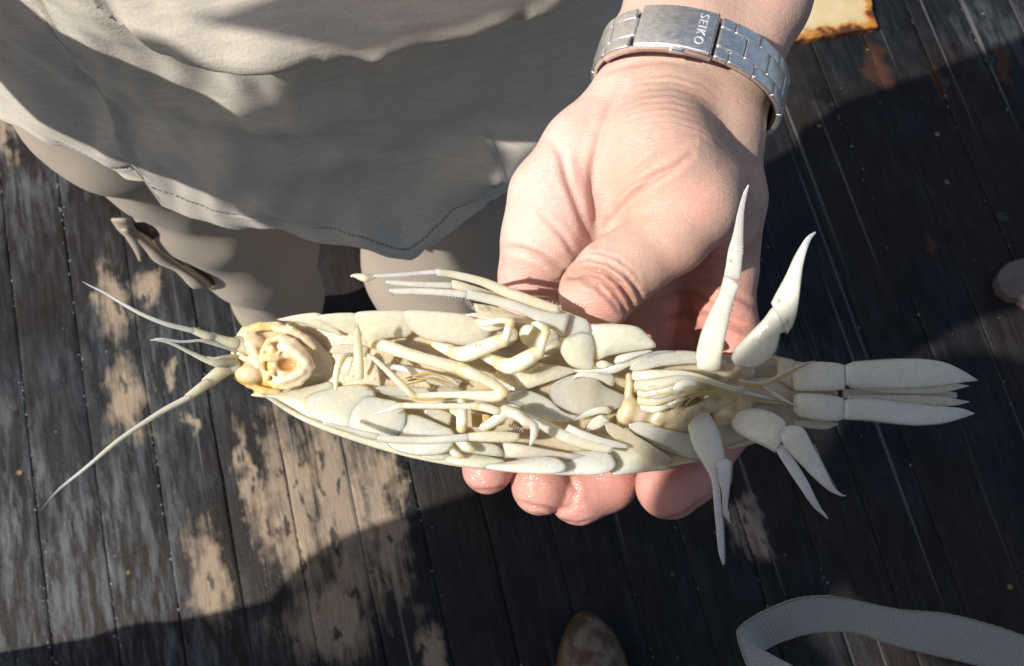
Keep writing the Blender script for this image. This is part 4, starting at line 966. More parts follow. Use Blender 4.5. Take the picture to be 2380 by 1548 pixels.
def head_material():
    t = NT('wet_cream_head'); v = t.coord(); n = t.noise(v, 160, 5, .6); f = t.noise(v, 900, 3)
    c = t.mix(t.ramp(n, .35, .65), (.74, .62, .41), (.80, .70, .50)); c = t.mix(t.attr('yellow'), c, (.76, .54, .20)); c = t.mix(t.math('MULTIPLY', t.attr('pink'), .8), c, (.70, .50, .38))
    c = t.mix(t.math('MULTIPLY', t.ramp(t.noise(v, 320, 4, .7), .54, .66), .5), c, (.66, .45, .17)); c = t.mix(t.attr('white'), c, (.76, .70, .55)); c = t.mix(t.attr('amber'), c, (.60, .34, .12))
    t.set(Base_Color=c, Roughness=t.ramp(f, .3, .7, .16, .36), Coat_Weight=.4, Coat_Roughness=.08, Subsurface_Weight=.7, Subsurface_Radius=(1, .7, .4), Subsurface_Scale=.005, Normal=t.bump(t.math('ADD', n, t.math('MULTIPLY', f, .3)), .3, .0006)); return t.m
head = mesh_obj('head', c2w(V), F, head_material(), A, {'yellow': yel, 'pink': pnk, 'white': wht, 'amber': amb})
# ---- antennae
def ant(r, segs, sc, mats, name='antenna'):
    b = MB(); b.tube(T(r, segs[0], sc), ns=26, m=10, ringed=.045); o = b.obj(name, mats[0], A)
    for sg in segs[1:]: b = MB(); b.tube(T(r, sg, sc), ns=4, m=14); b.obj('antenna_segment', mats[1], o)
    return o
ant(R1, [[(285, 125, 16, 1.5), (330, 150, 15, 5), (420, 195, 14, 8), (600, 300, 12, 11), (760, 368, 8, 14), (930, 412, 2, 17)], [(925, 408, 2, 20), (1030, 450, -2, 27)], [(1025, 448, -3, 33), (1110, 475, -5, 34), (1180, 485, -7, 36)], [(1170, 480, -8, 44), (1240, 500, -9, 50)]], .4004, (SHW, SH))
ant(R1, [[(45, 1452, 30, 1.5), (90, 1395, 29, 5), (160, 1322, 27, 8), (300, 1210, 24, 11), (480, 1058, 19, 14), (620, 960, 14, 15), (760, 872, 9, 18), (908, 795, 4, 20)], [(895, 800, 4, 25), (960, 752, 1, 29), (1012, 715, -2, 32)], [(1005, 718, -3, 38), (1070, 665, -6, 42), (1130, 625, -9, 44)], [(1120, 630, -9, 48), (1180, 600, -10, 46)]], .4004, (SHW, SH))
ant(R1, [[(680, 466, 8, 3), (740, 460, 8, 9), (860, 474, 5, 8), (960, 468, 2, 9), (1010, 474, 0, 13), (1100, 500, -4, 14), (1180, 520, -8, 20)]], .4004, (SHW, SH), 'antennule')
ant(R1, [[(690, 464, 9, 3), (790, 480, 7, 9), (900, 532, 3, 12), (1000, 578, -1, 19), (1080, 595, -4, 30), (1160, 582, -8, 36)]], .4004, (SH, SH), 'antennule')
ant(R1, [[(1010, 562, 1, 4), (1050, 572, 0, 9), (1090, 565, -1, 9), (1150, 560, -4, 14)]], .4004, (CREAM, SH), 'antennule')

# ---- walking legs; each is one leg with its segments
def leg(parts, name='leg', sc=SC, r=R3, first='leg'):
    o = None
    tubes = [p for p in parts if p[0] == 't']
    if len(tubes) > 1 and not any(p[0] == 'b' for p in parts):      # continuous jointed limb
        segs, knots = [], []
        for _, pts, mat in tubes:
            P = np.array([[*Cm(*r(p[0], p[1]), p[2]), p[3] * sc * (D0 - p[2]) / FPX] for p in pts]); Q = cat(P, 3); Q[:, 3] = np.maximum(Q[:, 3], .06)
            knots += [P[0], P[-1]]; n_ = len(Q); u_ = np.linspace(0, 1, n_); Q[:, 3] *= 1 - .10 * np.sin(u_ * math.pi) + .05; segs.append(Q)
        A_ = np.vstack(segs); rm = A_[:, 3].max() + 1.2; lo = A_[:, :3].min(0) - rm; hi = A_[:, :3].max(0) + rm; st_ = .36
        X = grid(lo, hi, st_); Xf = X * np.array([1, 1, 1.0], np.float32); d = None
        for Q in segs:
            e = None
            for a_, b_ in zip(Q[:-1], Q[1:]):
                f_ = cap_sdf(Xf, a_[:3], b_[:3], a_[3] * .93, b_[3] * .93); e = f_ if e is None else np.minimum(e, f_)
            d = e if d is None else smin(d, e, .55)
        d = d + .05 * np.sin(X[..., 0] * 1.7 + X[..., 1] * 2.3) * np.sin(X[..., 2] * 2.1 + X[..., 1])
        V, F = surface_nets(d, lo, st_); V = relax(V.astype(float), F, 3)
        rim = np.zeros(len(V))
        for k_ in knots: rim = np.maximum(rim, .9 * np.exp(-((np.linalg.norm(V - k_[:3], axis=1) - k_[3] * .9) / (k_[3] * .55 + .15)) ** 2))
        o = mesh_obj(name, c2w(V), F, tubes[0][2] if len(tubes) < 3 else max((p[2] for p in tubes), key=lambda m_: sum(q[2] is m_ for q in tubes)), A, {'rim': np.clip(rim * .75, 0, 1)})
        parts = [p for p in parts if p[0] != 't']
    for kind, pts, mat in parts:
        b = MB()
        if kind == 't': b.tube(T(r, pts, sc), ns=4, m=16, flat=.62)
        elif kind == 'b': b.blade(BL(r, pts), up=.5, dn=.5, m=16)
        elif kind == 's':
            for (x0, y0, x1, y1, h, n_, dx, dy, L, rr) in pts:
                for q in range(n_):
                    f = q / max(1, n_ - 1); xx, yy = x0 + (x1 - x0) * f, y0 + (y1 - y0) * f; l_ = L * (.7 + .5 * ((q * 7919) % 10) / 10)
                    b.tube(T(r, [(xx, yy, h, rr), (xx + dx * l_, yy + dy * l_, h + .6, rr * .25)], sc), ns=1, m=5)
        if o is None: o = b.obj(name, mat, A)
        else:
            q = b.obj('spines' if kind == 's' else 'leg_segment', mat, o)
            if kind == 's': tag(q, kind='stuff')
    return o
# three long shins reaching left over the upper plates
leg([('t', [(380, 150, 13, 17), (600, 138, 13, 20), (800, 122, 12, 21), (965, 110, 12, 25)], GREY), ('t', [(162, 150, 14, 10), (200, 145, 14, 20), (290, 165, 14, 40), (360, 160, 13, 26), (400, 150, 13, 15)], FLESH),
     ('b', [(955, 75, 960, 150, 12), (1000, 85, 1000, 150, 12), (1150, 105, 1140, 175, 11), (1400, 165, 1370, 240, 10), (1650, 260, 1600, 350, 9), (1900, 350, 1850, 440, 8), (2110, 430, 2110, 510, 7)], SH),
     ('s', [(980, 75, 1010, 90, 12, 3, -.3, -1, 22, 5), (400, 165, 900, 150, 13, 8, -.6, 1, 14, 3), (1990, 385, 2110, 430, 8, 4, .4, -1, 22, 5)], CREAM)])
leg([('t', [(490, 205, 10, 18), (560, 210, 10, 24), (760, 225, 10, 26), (1090, 235, 9, 30)], GREY), ('b', [(1100, 185, 1100, 265, 9), (1150, 190, 1140, 275, 9), (1280, 230, 1250, 320, 8), (1500, 300, 1450, 380, 5), (1700, 360, 1650, 440, 3)], SH),
     ('s', [(490, 190, 560, 250, 10, 6, -1, .3, 26, 5), (560, 245, 1050, 262, 10, 9, -.6, 1, 20, 3.5), (740, 195, 820, 190, 11, 4, -.3, -1, 20, 6)], CREAM)])
leg([('t', [(520, 285, 12, 18), (600, 290, 12, 28), (800, 290, 12, 30), (1000, 300, 12, 32), (1240, 320, 11, 36)], GREY), ('b', [(1235, 280, 1235, 362, 11), (1290, 280, 1280, 370, 11), (1500, 330, 1490, 420, 10), (1700, 385, 1690, 480, 10), (1870, 445, 1840, 545, 9), (2000, 480, 1960, 610, 8), (2200, 500, 2140, 700, 6)], GREY),
     ('s', [(515, 265, 560, 330, 12, 7, -1, .25, 24, 5), (560, 312, 1200, 350, 12, 22, -.7, 1, 26, 4.5), (1240, 350, 1310, 440, 11, 7, -.8, .8, 36, 6), (1310, 430, 1700, 510, 7, 16, -.7, .8, 44, 6)], CREAM)])
bl(R3, [(1210, 510, 1220, 520, 2), (1300, 490, 1310, 530, 3), (1450, 480, 1440, 560, 3), (1600, 490, 1580, 560, 3)], SHW, 'spiny_lobe', up=.3, m=12)
bl(R3, [(1300, 400, 1320, 480, 4), (1500, 430, 1480, 540, 4), (1700, 500, 1680, 580, 4), (1860, 560, 1840, 600, 3)], CREAM, 'leg_base', up=.4, m=14)
# two stout curled white legs
leg([('t', [(940, 785, 0, 34), (1020, 820, 1, 50), (1120, 860, 2, 60)], SHW), ('t', [(1130, 865, 3, 62), (1240, 870, 5, 84), (1400, 810, 7, 80), (1565, 745, 8, 68)], SHW), ('t', [(1585, 765, 9, 46), (1620, 660, 11, 45), (1645, 580, 12, 46)], SHW), ('t', [(1640, 565, 11, 34), (1530, 560, 10, 36), (1400, 590, 7, 38), (1330, 565, 6, 16)], SH),
     ('s', [(1250, 940, 1560, 820, 6, 9, .2, 1, 20, 4), (1650, 700, 1690, 640, 9, 4, 1, 0, 26, 4)], GOLD)])
leg([('t', [(1380, 880, 1, 40), (1460, 920, 2, 56), (1540, 950, 3, 60)], SHW), ('t', [(1550, 965, 3, 66), (1660, 985, 5, 88), (1790, 920, 7, 86), (1890, 860, 8, 66)], SHW), ('t', [(1915, 870, 9, 48), (1945, 760, 11, 44), (1975, 670, 12, 46)], SHW), ('t', [(1970, 640, 11, 40), (1900, 600, 10, 36), (1850, 590, 8, 20)], SH),
     ('s', [(1700, 1070, 1930, 960, 5, 12, .3, 1, 34, 4)], GOLD)])
# long folded leg in the middle of the belly
leg([('t', [(365, 780, 0, 46), (480, 800, 2, 66), (720, 880, 4, 64), (960, 950, 5, 62), (1170, 1000, 5, 56)], SH), ('t', [(1190, 1010, 6, 62), (1300, 1060, 7, 62), (1450, 1130, 6, 55), (1590, 1220, 5, 40)], SH),
     ('t', [(1590, 1240, 5, 40), (1500, 1265, 4, 60), (1300, 1255, 3, 52), (1100, 1250, 2, 38), (900, 1255, 1, 34), (760, 1262, 1, 30)], CREAM), ('t', [(745, 1262, 1, 34), (640, 1160, 3, 40), (480, 1010, 4, 32), (380, 920, 4, 26), (300, 870, 4, 18)], CREAM),
     ('s', [(690, 1170, 980, 1195, 0, 7, .25, -1, 40, 4), (420, 860, 780, 980, 2, 9, -.2, 1, 24, 4)], GOLD)])
leg([('t', [(235, 1090, 1, 50), (235, 950, 4, 46), (230, 800, 8, 42), (222, 690, 11, 34), (220, 625, 13, 22)], SH), ('s', [(205, 640, 235, 635, 13, 3, -.1, -1, 50, 6), (180, 1080, 180, 900, 3, 5, -1, -.2, 16, 5)], GOLD)])
leg([('t', [(190, 880, -2, 20), (110, 890, 2, 32), (55, 960, 5, 42), (25, 1080, 7, 36), (22, 1190, 7, 20), (18, 1215, 7, 12)], SH), ('t', [(180, 900, -3, 16), (150, 970, -2, 22), (130, 1060, -3, 18)], GOLD)])
# lower pair of long grey shins
leg([('t', [(620, 362, 9, 30), (800, 362, 9, 33), (1080, 366, 9, 33), (1325, 366, 8, 34)], GREY), ('t', [(365, 447, 8, 9), (440, 420, 8, 20), (530, 395, 9, 26), (612, 368, 9, 30)], SHW), ('t', [(1325, 366, 8, 42), (1430, 385, 8, 46), (1545, 420, 7, 42)], SHW), ('t', [(1550, 400, 6, 30), (1650, 375, 6, 38), (1715, 385, 6, 30)], SH)], r=R4)
leg([('t', [(1400, 560, 5, 46), (1500, 500, 6, 58), (1600, 430, 7, 56)], SHW), ('t', [(1600, 410, 7, 60), (1710, 450, 9, 60), (1790, 520, 10, 46)], GREY), ('t', [(1790, 510, 10, 50), (1860, 545, 10, 46), (1865, 620, 9, 44), (1840, 700, 8, 24), (1816, 752, 7, 5)], GREY),
     ('s', [(1400, 530, 1600, 400, 6, 9, -.6, -.8, 26, 5), (1640, 510, 1760, 590, 8, 7, -.5, 1, 30, 5)], SH)], r=R4)
leg([('t', [(415, 662, 10, 34), (600, 680, 10, 36), (850, 685, 9, 37), (1080, 670, 9, 36), (1250, 655, 8, 36)], GREY), ('t', [(-95, 518, 14, 8), (-60, 530, 14, 17), (150, 585, 12, 24), (300, 625, 11, 28), (412, 650, 10, 32)], SHW), ('t', [(-95, 518, 14, 8), (-92, 540, 14, 7), (-88, 552, 14, 3)], SHW),
     ('b', [(1250, 615, 1250, 690, 8), (1400, 600, 1400, 700, 8), (1600, 600, 1600, 705, 7), (1730, 620, 1725, 690, 6)], SH)], r=R4)
leg([('t', [(1190, 300, 0, 36), (1195, 400, 2, 56), (1195, 500, 3, 60), (1190, 570, 3, 52)], SHW), ('t', [(1110, 410, 0, 34), (1150, 430, 2, 38)], SH)], r=R4, name='leg')
leg([('t', [(1170, 690, 1, 44), (1220, 730, 2, 54), (1290, 770, 2, 34)], SHW), ('t', [(1085, 720, -1, 34), (1110, 790, 0, 38), (1180, 830, 0, 30)], SH)], r=R4, name='leg')
bl(R4, [(840, 395, 840, 430, -5), (1000, 400, 960, 500, -5), (1100, 440, 1080, 560, -5)], CREAM, 'gill_strip', up=.2)
bl(R4, [(1280, 430, 1290, 560, -4), (1400, 440, 1400, 560, -3), (1450, 450, 1460, 540, -3)], GOLD, 'gill_strip', up=.2)
bl(R4, [(1130, 300, 1150, 330, -3), (1400, 300, 1450, 350, -3), (1700, 320, 1700, 400, -3), (1800, 400, 1780, 460, -3)], CREAM, 'brood_plate', up=.25)

# ---- swimming legs: bundles sweeping back to a point
def R5b(x, y): return R5(x, y)
tip_hi, tip_lo = R6(862, 1127), R6(768, 1392)
fan = [(1240, 700, 90, 2, 0), (1260, 790, 90, 3, 1), (1290, 860, 85, 3, 1), (1290, 930, 85, 2, 1), (1310, 1000, 70, 0, 1), (1500, 700, 60, 1, 0), (1440, 830, 70, 4, 1), (1460, 960, 60, 2, 1)]
for i_, (x_, y_, w_, h_, lo_) in enumerate(fan):
    a = R5(x_, y_); m1 = R5(1750, 780 + (y_ - 850) * .45); m2 = R5(2160, 850 + (y_ - 850) * .16); end = tip_lo if lo_ else R6(560, 1260)
    b = MB(); b.tube([(*a, h_ - 4, w_ * .50 * SC), (*R5(x_ + 180, y_ * .93 + 58), h_ - 1, w_ * .72 * SC), (*m1, h_, w_ * .56 * SC), (*m2, h_ - 1, w_ * .32 * SC), ((m2[0] + end[0]) / 2, (m2[1] + end[1]) / 2 - 3, h_ - 3, w_ * .16 * SC), (*end, -7, 1.0)], ns=7, m=14, flat=.42)
    b.obj('swimming_leg', CREAM if i_ % 2 else SH, A)
for k_, (x_, y_, lo_) in enumerate(((1360, 800, 1), (1330, 905, 1), (1420, 985, 1), (1480, 1040, 1), (1650, 1060, 1), (1500, 750, 1), (1700, 740, 0), (1400, 870, 1))):
    a = R5(x_, y_); m1 = R5(1850, 800 + (y_ - 850) * .38); m2 = R5(2170, 868 + (y_ - 850) * .12)
    end = tip_lo if lo_ else R6(600, 1262); mid = ((m2[0] + end[0]) / 2, (m2[1] + end[1]) / 2 - 4 + (k_ % 3) * 3)
    b = MB(); b.tube([(*a, 2.5, 1.0), (*m1, 4.2, 2.4), (*m2, 3.2, 2.6), (*mid, 0, 1.8), (*end, -5, .7)], ns=7, m=8); b.obj('bristle_bundle', GOLD, A)
for dy in (-14, 4):
    b = MB(); b.tube([(*R6(420, 1255 + dy), 0, 2.5), (*R6(560, 1262 + dy * .6), 1, 3), (*R6(700, 1200 + dy), 0, 3.6), (*R6(800, 1150 + dy * .4), -1, 2.6), (*tip_hi, -3, .7)], ns=6, m=10); b.obj('bristle_bundle', GOLD if dy > 0 else CREAM, A)
b = MB(); b.tube([(*R6(560, 1275), -1, 3), (*R6(640, 1330), -1, 5), (*R6(700, 1365), -2, 3.5), (*tip_lo, -4, .7)], ns=5, m=10); b.obj('swimming_leg', CREAM, A)
# fleshy roots of the swimming legs and tail legs: one continuous lumpy body
def root_sdf(X):
    def ch(pts, k=.6): return chain(X, [(*Cm(x, y, h), r) for x, y, h, r in pts], k)
    g5 = lambda x, y, h, r: (*R5(x, y), h, r); g6 = lambda x, y, h, r: (*R6(x, y), h, r); d = None
    L = []
    for x, y, h, r in ((1180, 1010, -4, 3.1), (1320, 1010, -4.4, 2.9), (1470, 1050, -5, 3.0), (1600, 1020, -5, 2.5), (1700, 1070, -5.5, 2.8), (1800, 1030, -6, 2.4)):
        L.append([g5(x - 40, y + 130, h - 5, 2.4), g5(x - 10, y + 60, h - 1, r), g5(x + 30, y, h, r * .8), g5(x + 70, y - 60, h - .4, r * .5)])
    for x, y, h, r in ((1400, 1150, -8.5, 3.2), (1560, 1180, -9, 3.2), (1700, 1210, -9, 2.6)): L.append([g5(x - 60, y + 30, h - 1, r), g5(x + 40, y - 20, h, r * .9)])
    L.append([g5(1330, 690, -7, 2.2), g5(1480, 660, -7, 3.0), g5(1640, 650, -7.4, 3.2), g5(1800, 660, -8, 3.0), g5(1900, 700, -8, 2.4)])
    L.append([g5(1200, 700, -5, 1.4), g5(1210, 800, -4.6, 1.6), g5(1180, 960, -4.8, 1.8), g5(1150, 1080, -6, 2.0)])
    for x, y, r in ((230, 1170, 2.6), (290, 1160, 2.8), (400, 1180, 3.0), (340, 1215, 2.4), (460, 1200, 2.6), (180, 1430, 2.6), (230, 1400, 2.6), (350, 1440, 3.2), (430, 1390, 3.2), (330, 1360, 2.6)): L.append([g6(x - 25, y + 20, -9.5, r), g6(x + 25, y - 10, -8, r * .9)])
    L.append([g6(250, 1300, -12, 5), g6(450, 1300, -12.5, 5.5), g6(620, 1300, -13, 5), g6(740, 1305, -13, 4)])
    for q in L: e = ch(q); d = e if d is None else smin(d, e, 1.5)
    return d + .05 * np.sin(X[..., 0] * 2.3) * np.sin(X[..., 1] * 2.9 + X[..., 2])
c0_ = Cm(*R5(1080, 1330), -26); c1_ = Cm(*R6(820, 1080), -26); lo = (c0_[0] - 2, c0_[1] - 2, -D0 - 20.0); X = grid(lo, (c1_[0] + 2, c1_[1] + 2, -D0 + 1.0), .45)
V, F = surface_nets(root_sdf(X), lo, .45); V = relax(V.astype(float), F, 14, .6); mesh_obj('leg_roots', c2w(V - (0, 0, 1.2)), F, shell_material('ochre_flesh', (.68, .57, .40), rim=(.50, .30, .10), var=.2, stain=.6), A, {'rim': np.clip(.2 + .5 * np.sin(V[:, 0] * .6) * np.sin(V[:, 1] * .9), 0, 1)})
# ---- tail legs and fan
def tl(parts, r=R6, name='tail_leg'):
    o = None
    for secs, up_, mat in parts:
        b = MB(); b.blade(BL(r, secs), ns=6, m=18, up=up_, dn=up_)
        o2 = b.obj(name if o is None else 'tail_leg_blade', mat, A if o is None else o); o = o or o2
    return o
def serr(o, r, line, n_, L, dx, dy, rr=3.5, h=0, sc=.4004):
    b = MB(); P = np.array([r(*p) for p in line]); s_ = np.linspace(0, len(P) - 1, n_)
    for q in s_:
        i_ = min(int(q), len(P) - 2); f = q - i_; x_, y_ = P[i_] + (P[i_ + 1] - P[i_]) * f
        b.tube([(x_, y_, h, rr * sc), (x_ + dx * L * sc, y_ + dy * L * sc, h + .1, .12)], ns=1, m=5)
    q = b.obj('edge_teeth', SH, o); tag(q, kind='stuff')
t1 = tl([([(168, 1110, 180, 1180, -2), (178, 1040, 300, 1185, 0), (200, 960, 322, 1090, 3), (245, 850, 352, 940, 6), (300, 745, 385, 790, 9), (335, 620, 425, 690, 12)], .3, TAILM),
         ([(330, 640, 428, 660, 12), (345, 560, 436, 580, 14), (358, 480, 444, 480, 15), (385, 390, 446, 380, 17), (410, 270, 450, 270, 19), (440, 165, 464, 175, 21), (474, 100, 480, 108, 22)], .28, TAILM)])
serr(t1, R6, [(395, 770), (345, 930), (322, 1020), (312, 1080)], 16, 14, 1, .1, h=5); serr(t1, R6, [(448, 290), (440, 420), (440, 500)], 10, 9, 1, .2, h=16)
t2 = tl([([(372, 1110, 400, 1160, -3), (400, 1050, 520, 1165, -1), (480, 965, 615, 1095, 2), (560, 885, 650, 1010, 4), (600, 830, 660, 970, 6), (630, 800, 690, 960, 7)], .3, TAILM),
         ([(605, 790, 700, 975, 7), (630, 740, 740, 900, 9), (690, 630, 765, 790, 12), (735, 530, 785, 620, 14), (775, 460, 805, 520, 16), (815, 405, 835, 430, 17), (862, 376, 869, 382, 18)], .25, TAILM)])
serr(t2, R6, [(645, 1000), (640, 1040), (625, 1090)], 7, 13, 1, .2, h=3); serr(t2, R6, [(785, 600), (775, 700), (755, 850), (725, 935)], 22, 8, 1, .2, h=9)
t3 = tl([([(215, 500, 262, 498, -3), (138, 570, 285, 530, 0), (145, 640, 325, 610, 3), (170, 720, 352, 700, 5), (215, 800, 365, 790, 6), (262, 880, 345, 860, 7), (280, 930, 325, 925, 7)], .28, TAILM),
         ([(262, 860, 325, 850, 8), (285, 950, 335, 950, 9), (298, 1100, 345, 1100, 11), (312, 1250, 358, 1250, 12), (325, 1370, 362, 1360, 13), (350, 1452, 362, 1455, 14)], .28, TAILM),
         ([(330, 790, 375, 785, 7), (316, 830, 405, 810, 8), (322, 900, 402, 900, 9), (345, 1000, 393, 1000, 10), (348, 1090, 384, 1085, 10), (355, 1140, 395, 1130, 10), (370, 1160, 396, 1158, 10), (402, 1196, 404, 1198, 11)], .25, TAILM)], r=R7)
serr(t3, R7, [(300, 560), (335, 640), (355, 730)], 14, 12, 1, -.3, h=4, sc=.37); serr(t3, R7, [(406, 810), (403, 880), (398, 940)], 16, 12, 1, -.1, h=9, sc=.37); serr(t3, R7, [(350, 1160), (358, 1250), (362, 1350), (362, 1440)], 30, 8, 1, .2, h=12, sc=.37)
t4 = tl([([(400, 560, 450, 490, -3), (430, 615, 540, 468, 0), (520, 670, 660, 495, 3), (610, 710, 740, 550, 5), (680, 750, 745, 620, 6)], .3, TAILM),
         ([(680, 700, 745, 695, 6), (690, 745, 770, 745, 7), (755, 850, 822, 820, 9), (845, 985, 892, 940, 11), (920, 1090, 950, 1065, 12), (1005, 1164, 1018, 1162, 13)], .28, TAILM),
         ([(720, 590, 790, 575, 6), (710, 660, 860, 600, 7), (780, 760, 912, 690, 8), (850, 832, 960, 780, 9), (920, 905, 1005, 870, 10), (1010, 982, 1050, 960, 11), (1085, 1020, 1100, 1008, 12), (1125, 1022, 1128, 1016, 12)], .3, TAILM)], r=R7)
serr(t4, R7, [(925, 700), (965, 790), (1010, 880), (1060, 965)], 30, 6, 1, -.3, h=9, sc=.37); serr(t4, R7, [(830, 850), (900, 970), (960, 1080)], 26, 5, .8, -.3, h=10, sc=.37)
fanU = tl([([(728, 1180, 735, 1290, -7), (760, 1142, 760, 1302, -6), (880, 1132, 880, 1304, -5), (980, 1138, 980, 1300, -5), (1032, 1150, 1032, 1292, -5)], .3, TAILM),
           ([(1022, 1165, 1026, 1262, -5), (1060, 1140, 1060, 1275, -4), (1140, 1128, 1140, 1290, -4), (1300, 1118, 1300, 1288, -4), (1480, 1116, 1480, 1285, -4), (1620, 1138, 1620, 1268, -4), (1730, 1190, 1730, 1252, -4), (1805, 1238, 1806, 1243, -4)], .22, TAILM),
           ([(1060, 1240, 1060, 1285, -5), (1200, 1240, 1200, 1308, -5.5), (1400, 1242, 1400, 1320, -5.5), (1560, 1245, 1560, 1318, -5.5), (1680, 1258, 1680, 1295, -5.5), (1755, 1270, 1756, 1274, -5.5)], .2, CREAM)], name='tail_fan')
fanL = tl([([(735, 1330, 735, 1420, -7), (780, 1312, 775, 1452, -6), (880, 1316, 880, 1474, -5), (980, 1330, 980, 1478, -5), (1028, 1345, 1028, 1465, -5)], .3, TAILM),
           ([(1020, 1360, 1022, 1462, -5), (1060, 1348, 1055, 1470, -4), (1180, 1345, 1180, 1476, -4), (1320, 1360, 1320, 1492, -4), (1450, 1378, 1450, 1502, -4), (1600, 1392, 1600, 1492, -4), (1710, 1402, 1710, 1462, -4), (1788, 1430, 1790, 1435, -4)], .22, TAILM),
           ([(1050, 1328, 1050, 1360, -5), (1200, 1325, 1200, 1375, -5.5), (1400, 1325, 1400, 1392, -5.5), (1560, 1330, 1560, 1396, -5.5), (1680, 1348, 1680, 1386, -5.5), (1759, 1363, 1760, 1367, -5.5)], .2, CREAM)], name='tail_fan')
serr(fanU, R6, [(1080, 1132), (1300, 1117), (1480, 1116)], 26, 6, .4, -1, h=-4); serr(fanL, R6, [(1150, 1476), (1320, 1493), (1450, 1502), (1600, 1492)], 26, 6, .4, 1, h=-4)
tel = tl([([(1020, 1290, 1020, 1345, -9), (1300, 1300, 1300, 1345, -9), (1500, 1302, 1500, 1350, -9), (1640, 1305, 1640, 1348, -9), (1685, 1312, 1685, 1342, -9)], .1, GREY)], name='telson')
b = MB(); b.blade(BL(R6, [(740, 1470, 745, 1510, -11), (850, 1472, 860, 1522, -11), (950, 1480, 930, 1525, -11), (1000, 1494, 985, 1502, -11)]), up=.3); b.obj('tail_leg', CREAM, A)
# tiny brown flecks and pink grit
for (r_, x_, y_, h_, c_) in ((R6, 362, 535, 15.5, 0), (R6, 640, 770, 10.5, 1), (R6, 690, 890, 9.5, 1), (R3, 370, 1100, 5, 2), (R3, 1310, 785, 11, 2), (R4, 1360, 560, 4, 2)):
    b = MB(); b.tube([(*r_(x_, y_), h_, 4.2 if c_ else 2.6), (*r_(x_ + 8, y_ + 14), h_, 4.8 if c_ else 2.4)], ns=2, m=8, flat=.5); b.obj('fleck', (GOLD, FLESH, FLESH)[c_], A)
# ------------------------------------------------------------------ woven strap hanging into the lower right corner
def strap_material():
    t = NT('grey_woven_strap'); u_ = t.attr('u'); v_ = t.attr('v')
    wv = t.n('ShaderNodeMath', operation='SINE'); t.put(wv.inputs[0], t.math('ADD', t.math('MULTIPLY', u_, 4200.0), t.math('MULTIPLY', v_, 6.0)))
    w2 = t.n('ShaderNodeMath', operation='SINE'); t.put(w2.inputs[0], t.math('MULTIPLY', v_, 75.0))
    h = t.math('ADD', t.math('MULTIPLY', wv.outputs[0], .28), t.math('MULTIPLY', w2.outputs[0], .25))
    ed = t.ramp(t.math('ABSOLUTE', v_), .9, .96)
    n = t.noise(t.coord(), 600, 3)
    c = t.mix(t.ramp(t.math('ADD', h, t.math('MULTIPLY', n, .6)), -.4, .9), (.35, .33, .30), (.49, .46, .42))
    c = t.mix(t.math('MULTIPLY', ed, .8), c, (.34, .30, .21))
    t.set(Base_Color=c, Roughness=.65, Sheen_Weight=.3, Normal=t.bump(h, .5, .0006)); return t.m
M_STRAP = strap_material()
def ribbon(name, secs, label, catg, n=14):
    P = cat([np.concatenate([Cm(a, b_, h1), Cm(c, d, h2)]) for a, b_, h1, c, d, h2 in secs], n); V, U_, V_, F = [], [], [], []
    s_ = 0; m = 13; prev = None
    for i_, q in enumerate(P):
        L, Rr = q[:3], q[3:]; c = (L + Rr) / 2
        if prev is not None: s_ += np.linalg.norm(c - prev) / 1000
        prev = c; nx = P[min(i_ + 1, len(P) - 1)]; pv = P[max(i_ - 1, 0)]; tn = (nx - pv)[:3] + (nx - pv)[3:]; nm = np.cross(tn, Rr - L); nm /= np.linalg.norm(nm) + 1e-9
        for side in (1, -1):
            for k_ in range(m):
                f = k_ / (m - 1); th_ = .55 * (1 + .5 * math.exp(-((abs(2 * f - 1) - .93) / .05) ** 2)); e = (abs(2 * f - 1) > .99) * .22 * math.sin(i_ * 1.9)
                V.append(L + (Rr - L) * (f + e * .03 * (1 if f > .5 else -1)) + nm * side * th_ * (.4 if k_ in (0, m - 1) else 1)); U_.append(s_); V_.append(2 * f - 1)
    M = 2 * m
    for i_ in range(len(P) - 1):
        for k_ in range(m - 1):
            a = i_ * M + k_; F.append((a, a + 1, a + M + 1, a + M)); a += m; F.append((a, a + M, a + M + 1, a + 1))
        for k_ in (0, m - 1): a = i_ * M + k_; F.append((a, a + m, a + m + M, a + M))
    o = mesh_obj(name, c2w(np.array(V)), F, M_STRAP, None, {'u': U_, 'v': V_}); tag(o, label, catg); return o
def RS(x, y): return (1549.5 + x * .3495, 1007 + y * .3495)
ribbon('strap', [(*RS(2900, 1560), -28, *RS(2850, 1830), -30), (*RS(2377, 1345), -22, *RS(2250, 1600), -24), (*RS(2100, 1255), -18, *RS(1960, 1520), -20), (*RS(1850, 1196), -15, *RS(1700, 1462), -16), (*RS(1540, 1168), -12, *RS(1450, 1395), -13),
                 (*RS(1280, 1115), -9, *RS(1260, 1330), -12), (*RS(1060, 1080), -6, *RS(1060, 1322), -11), (*RS(860, 1098), -3, *RS(900, 1345), -10), (*RS(680, 1165), 0, *RS(745, 1395), -10), (*RS(545, 1240), 3, *RS(655, 1442), -9),
                 (*RS(475, 1300), 8, *RS(640, 1470), -3), (*RS(470, 1350), 14, *RS(655, 1462), 6), (*RS(495, 1440), 18, *RS(740, 1500), 10), (*RS(540, 1560), 20, *RS(850, 1560), 13), (*RS(640, 1760), 22, *RS(980, 1700), 15)],
       'grey woven strap looping in the lower right corner below the tail', 'strap')
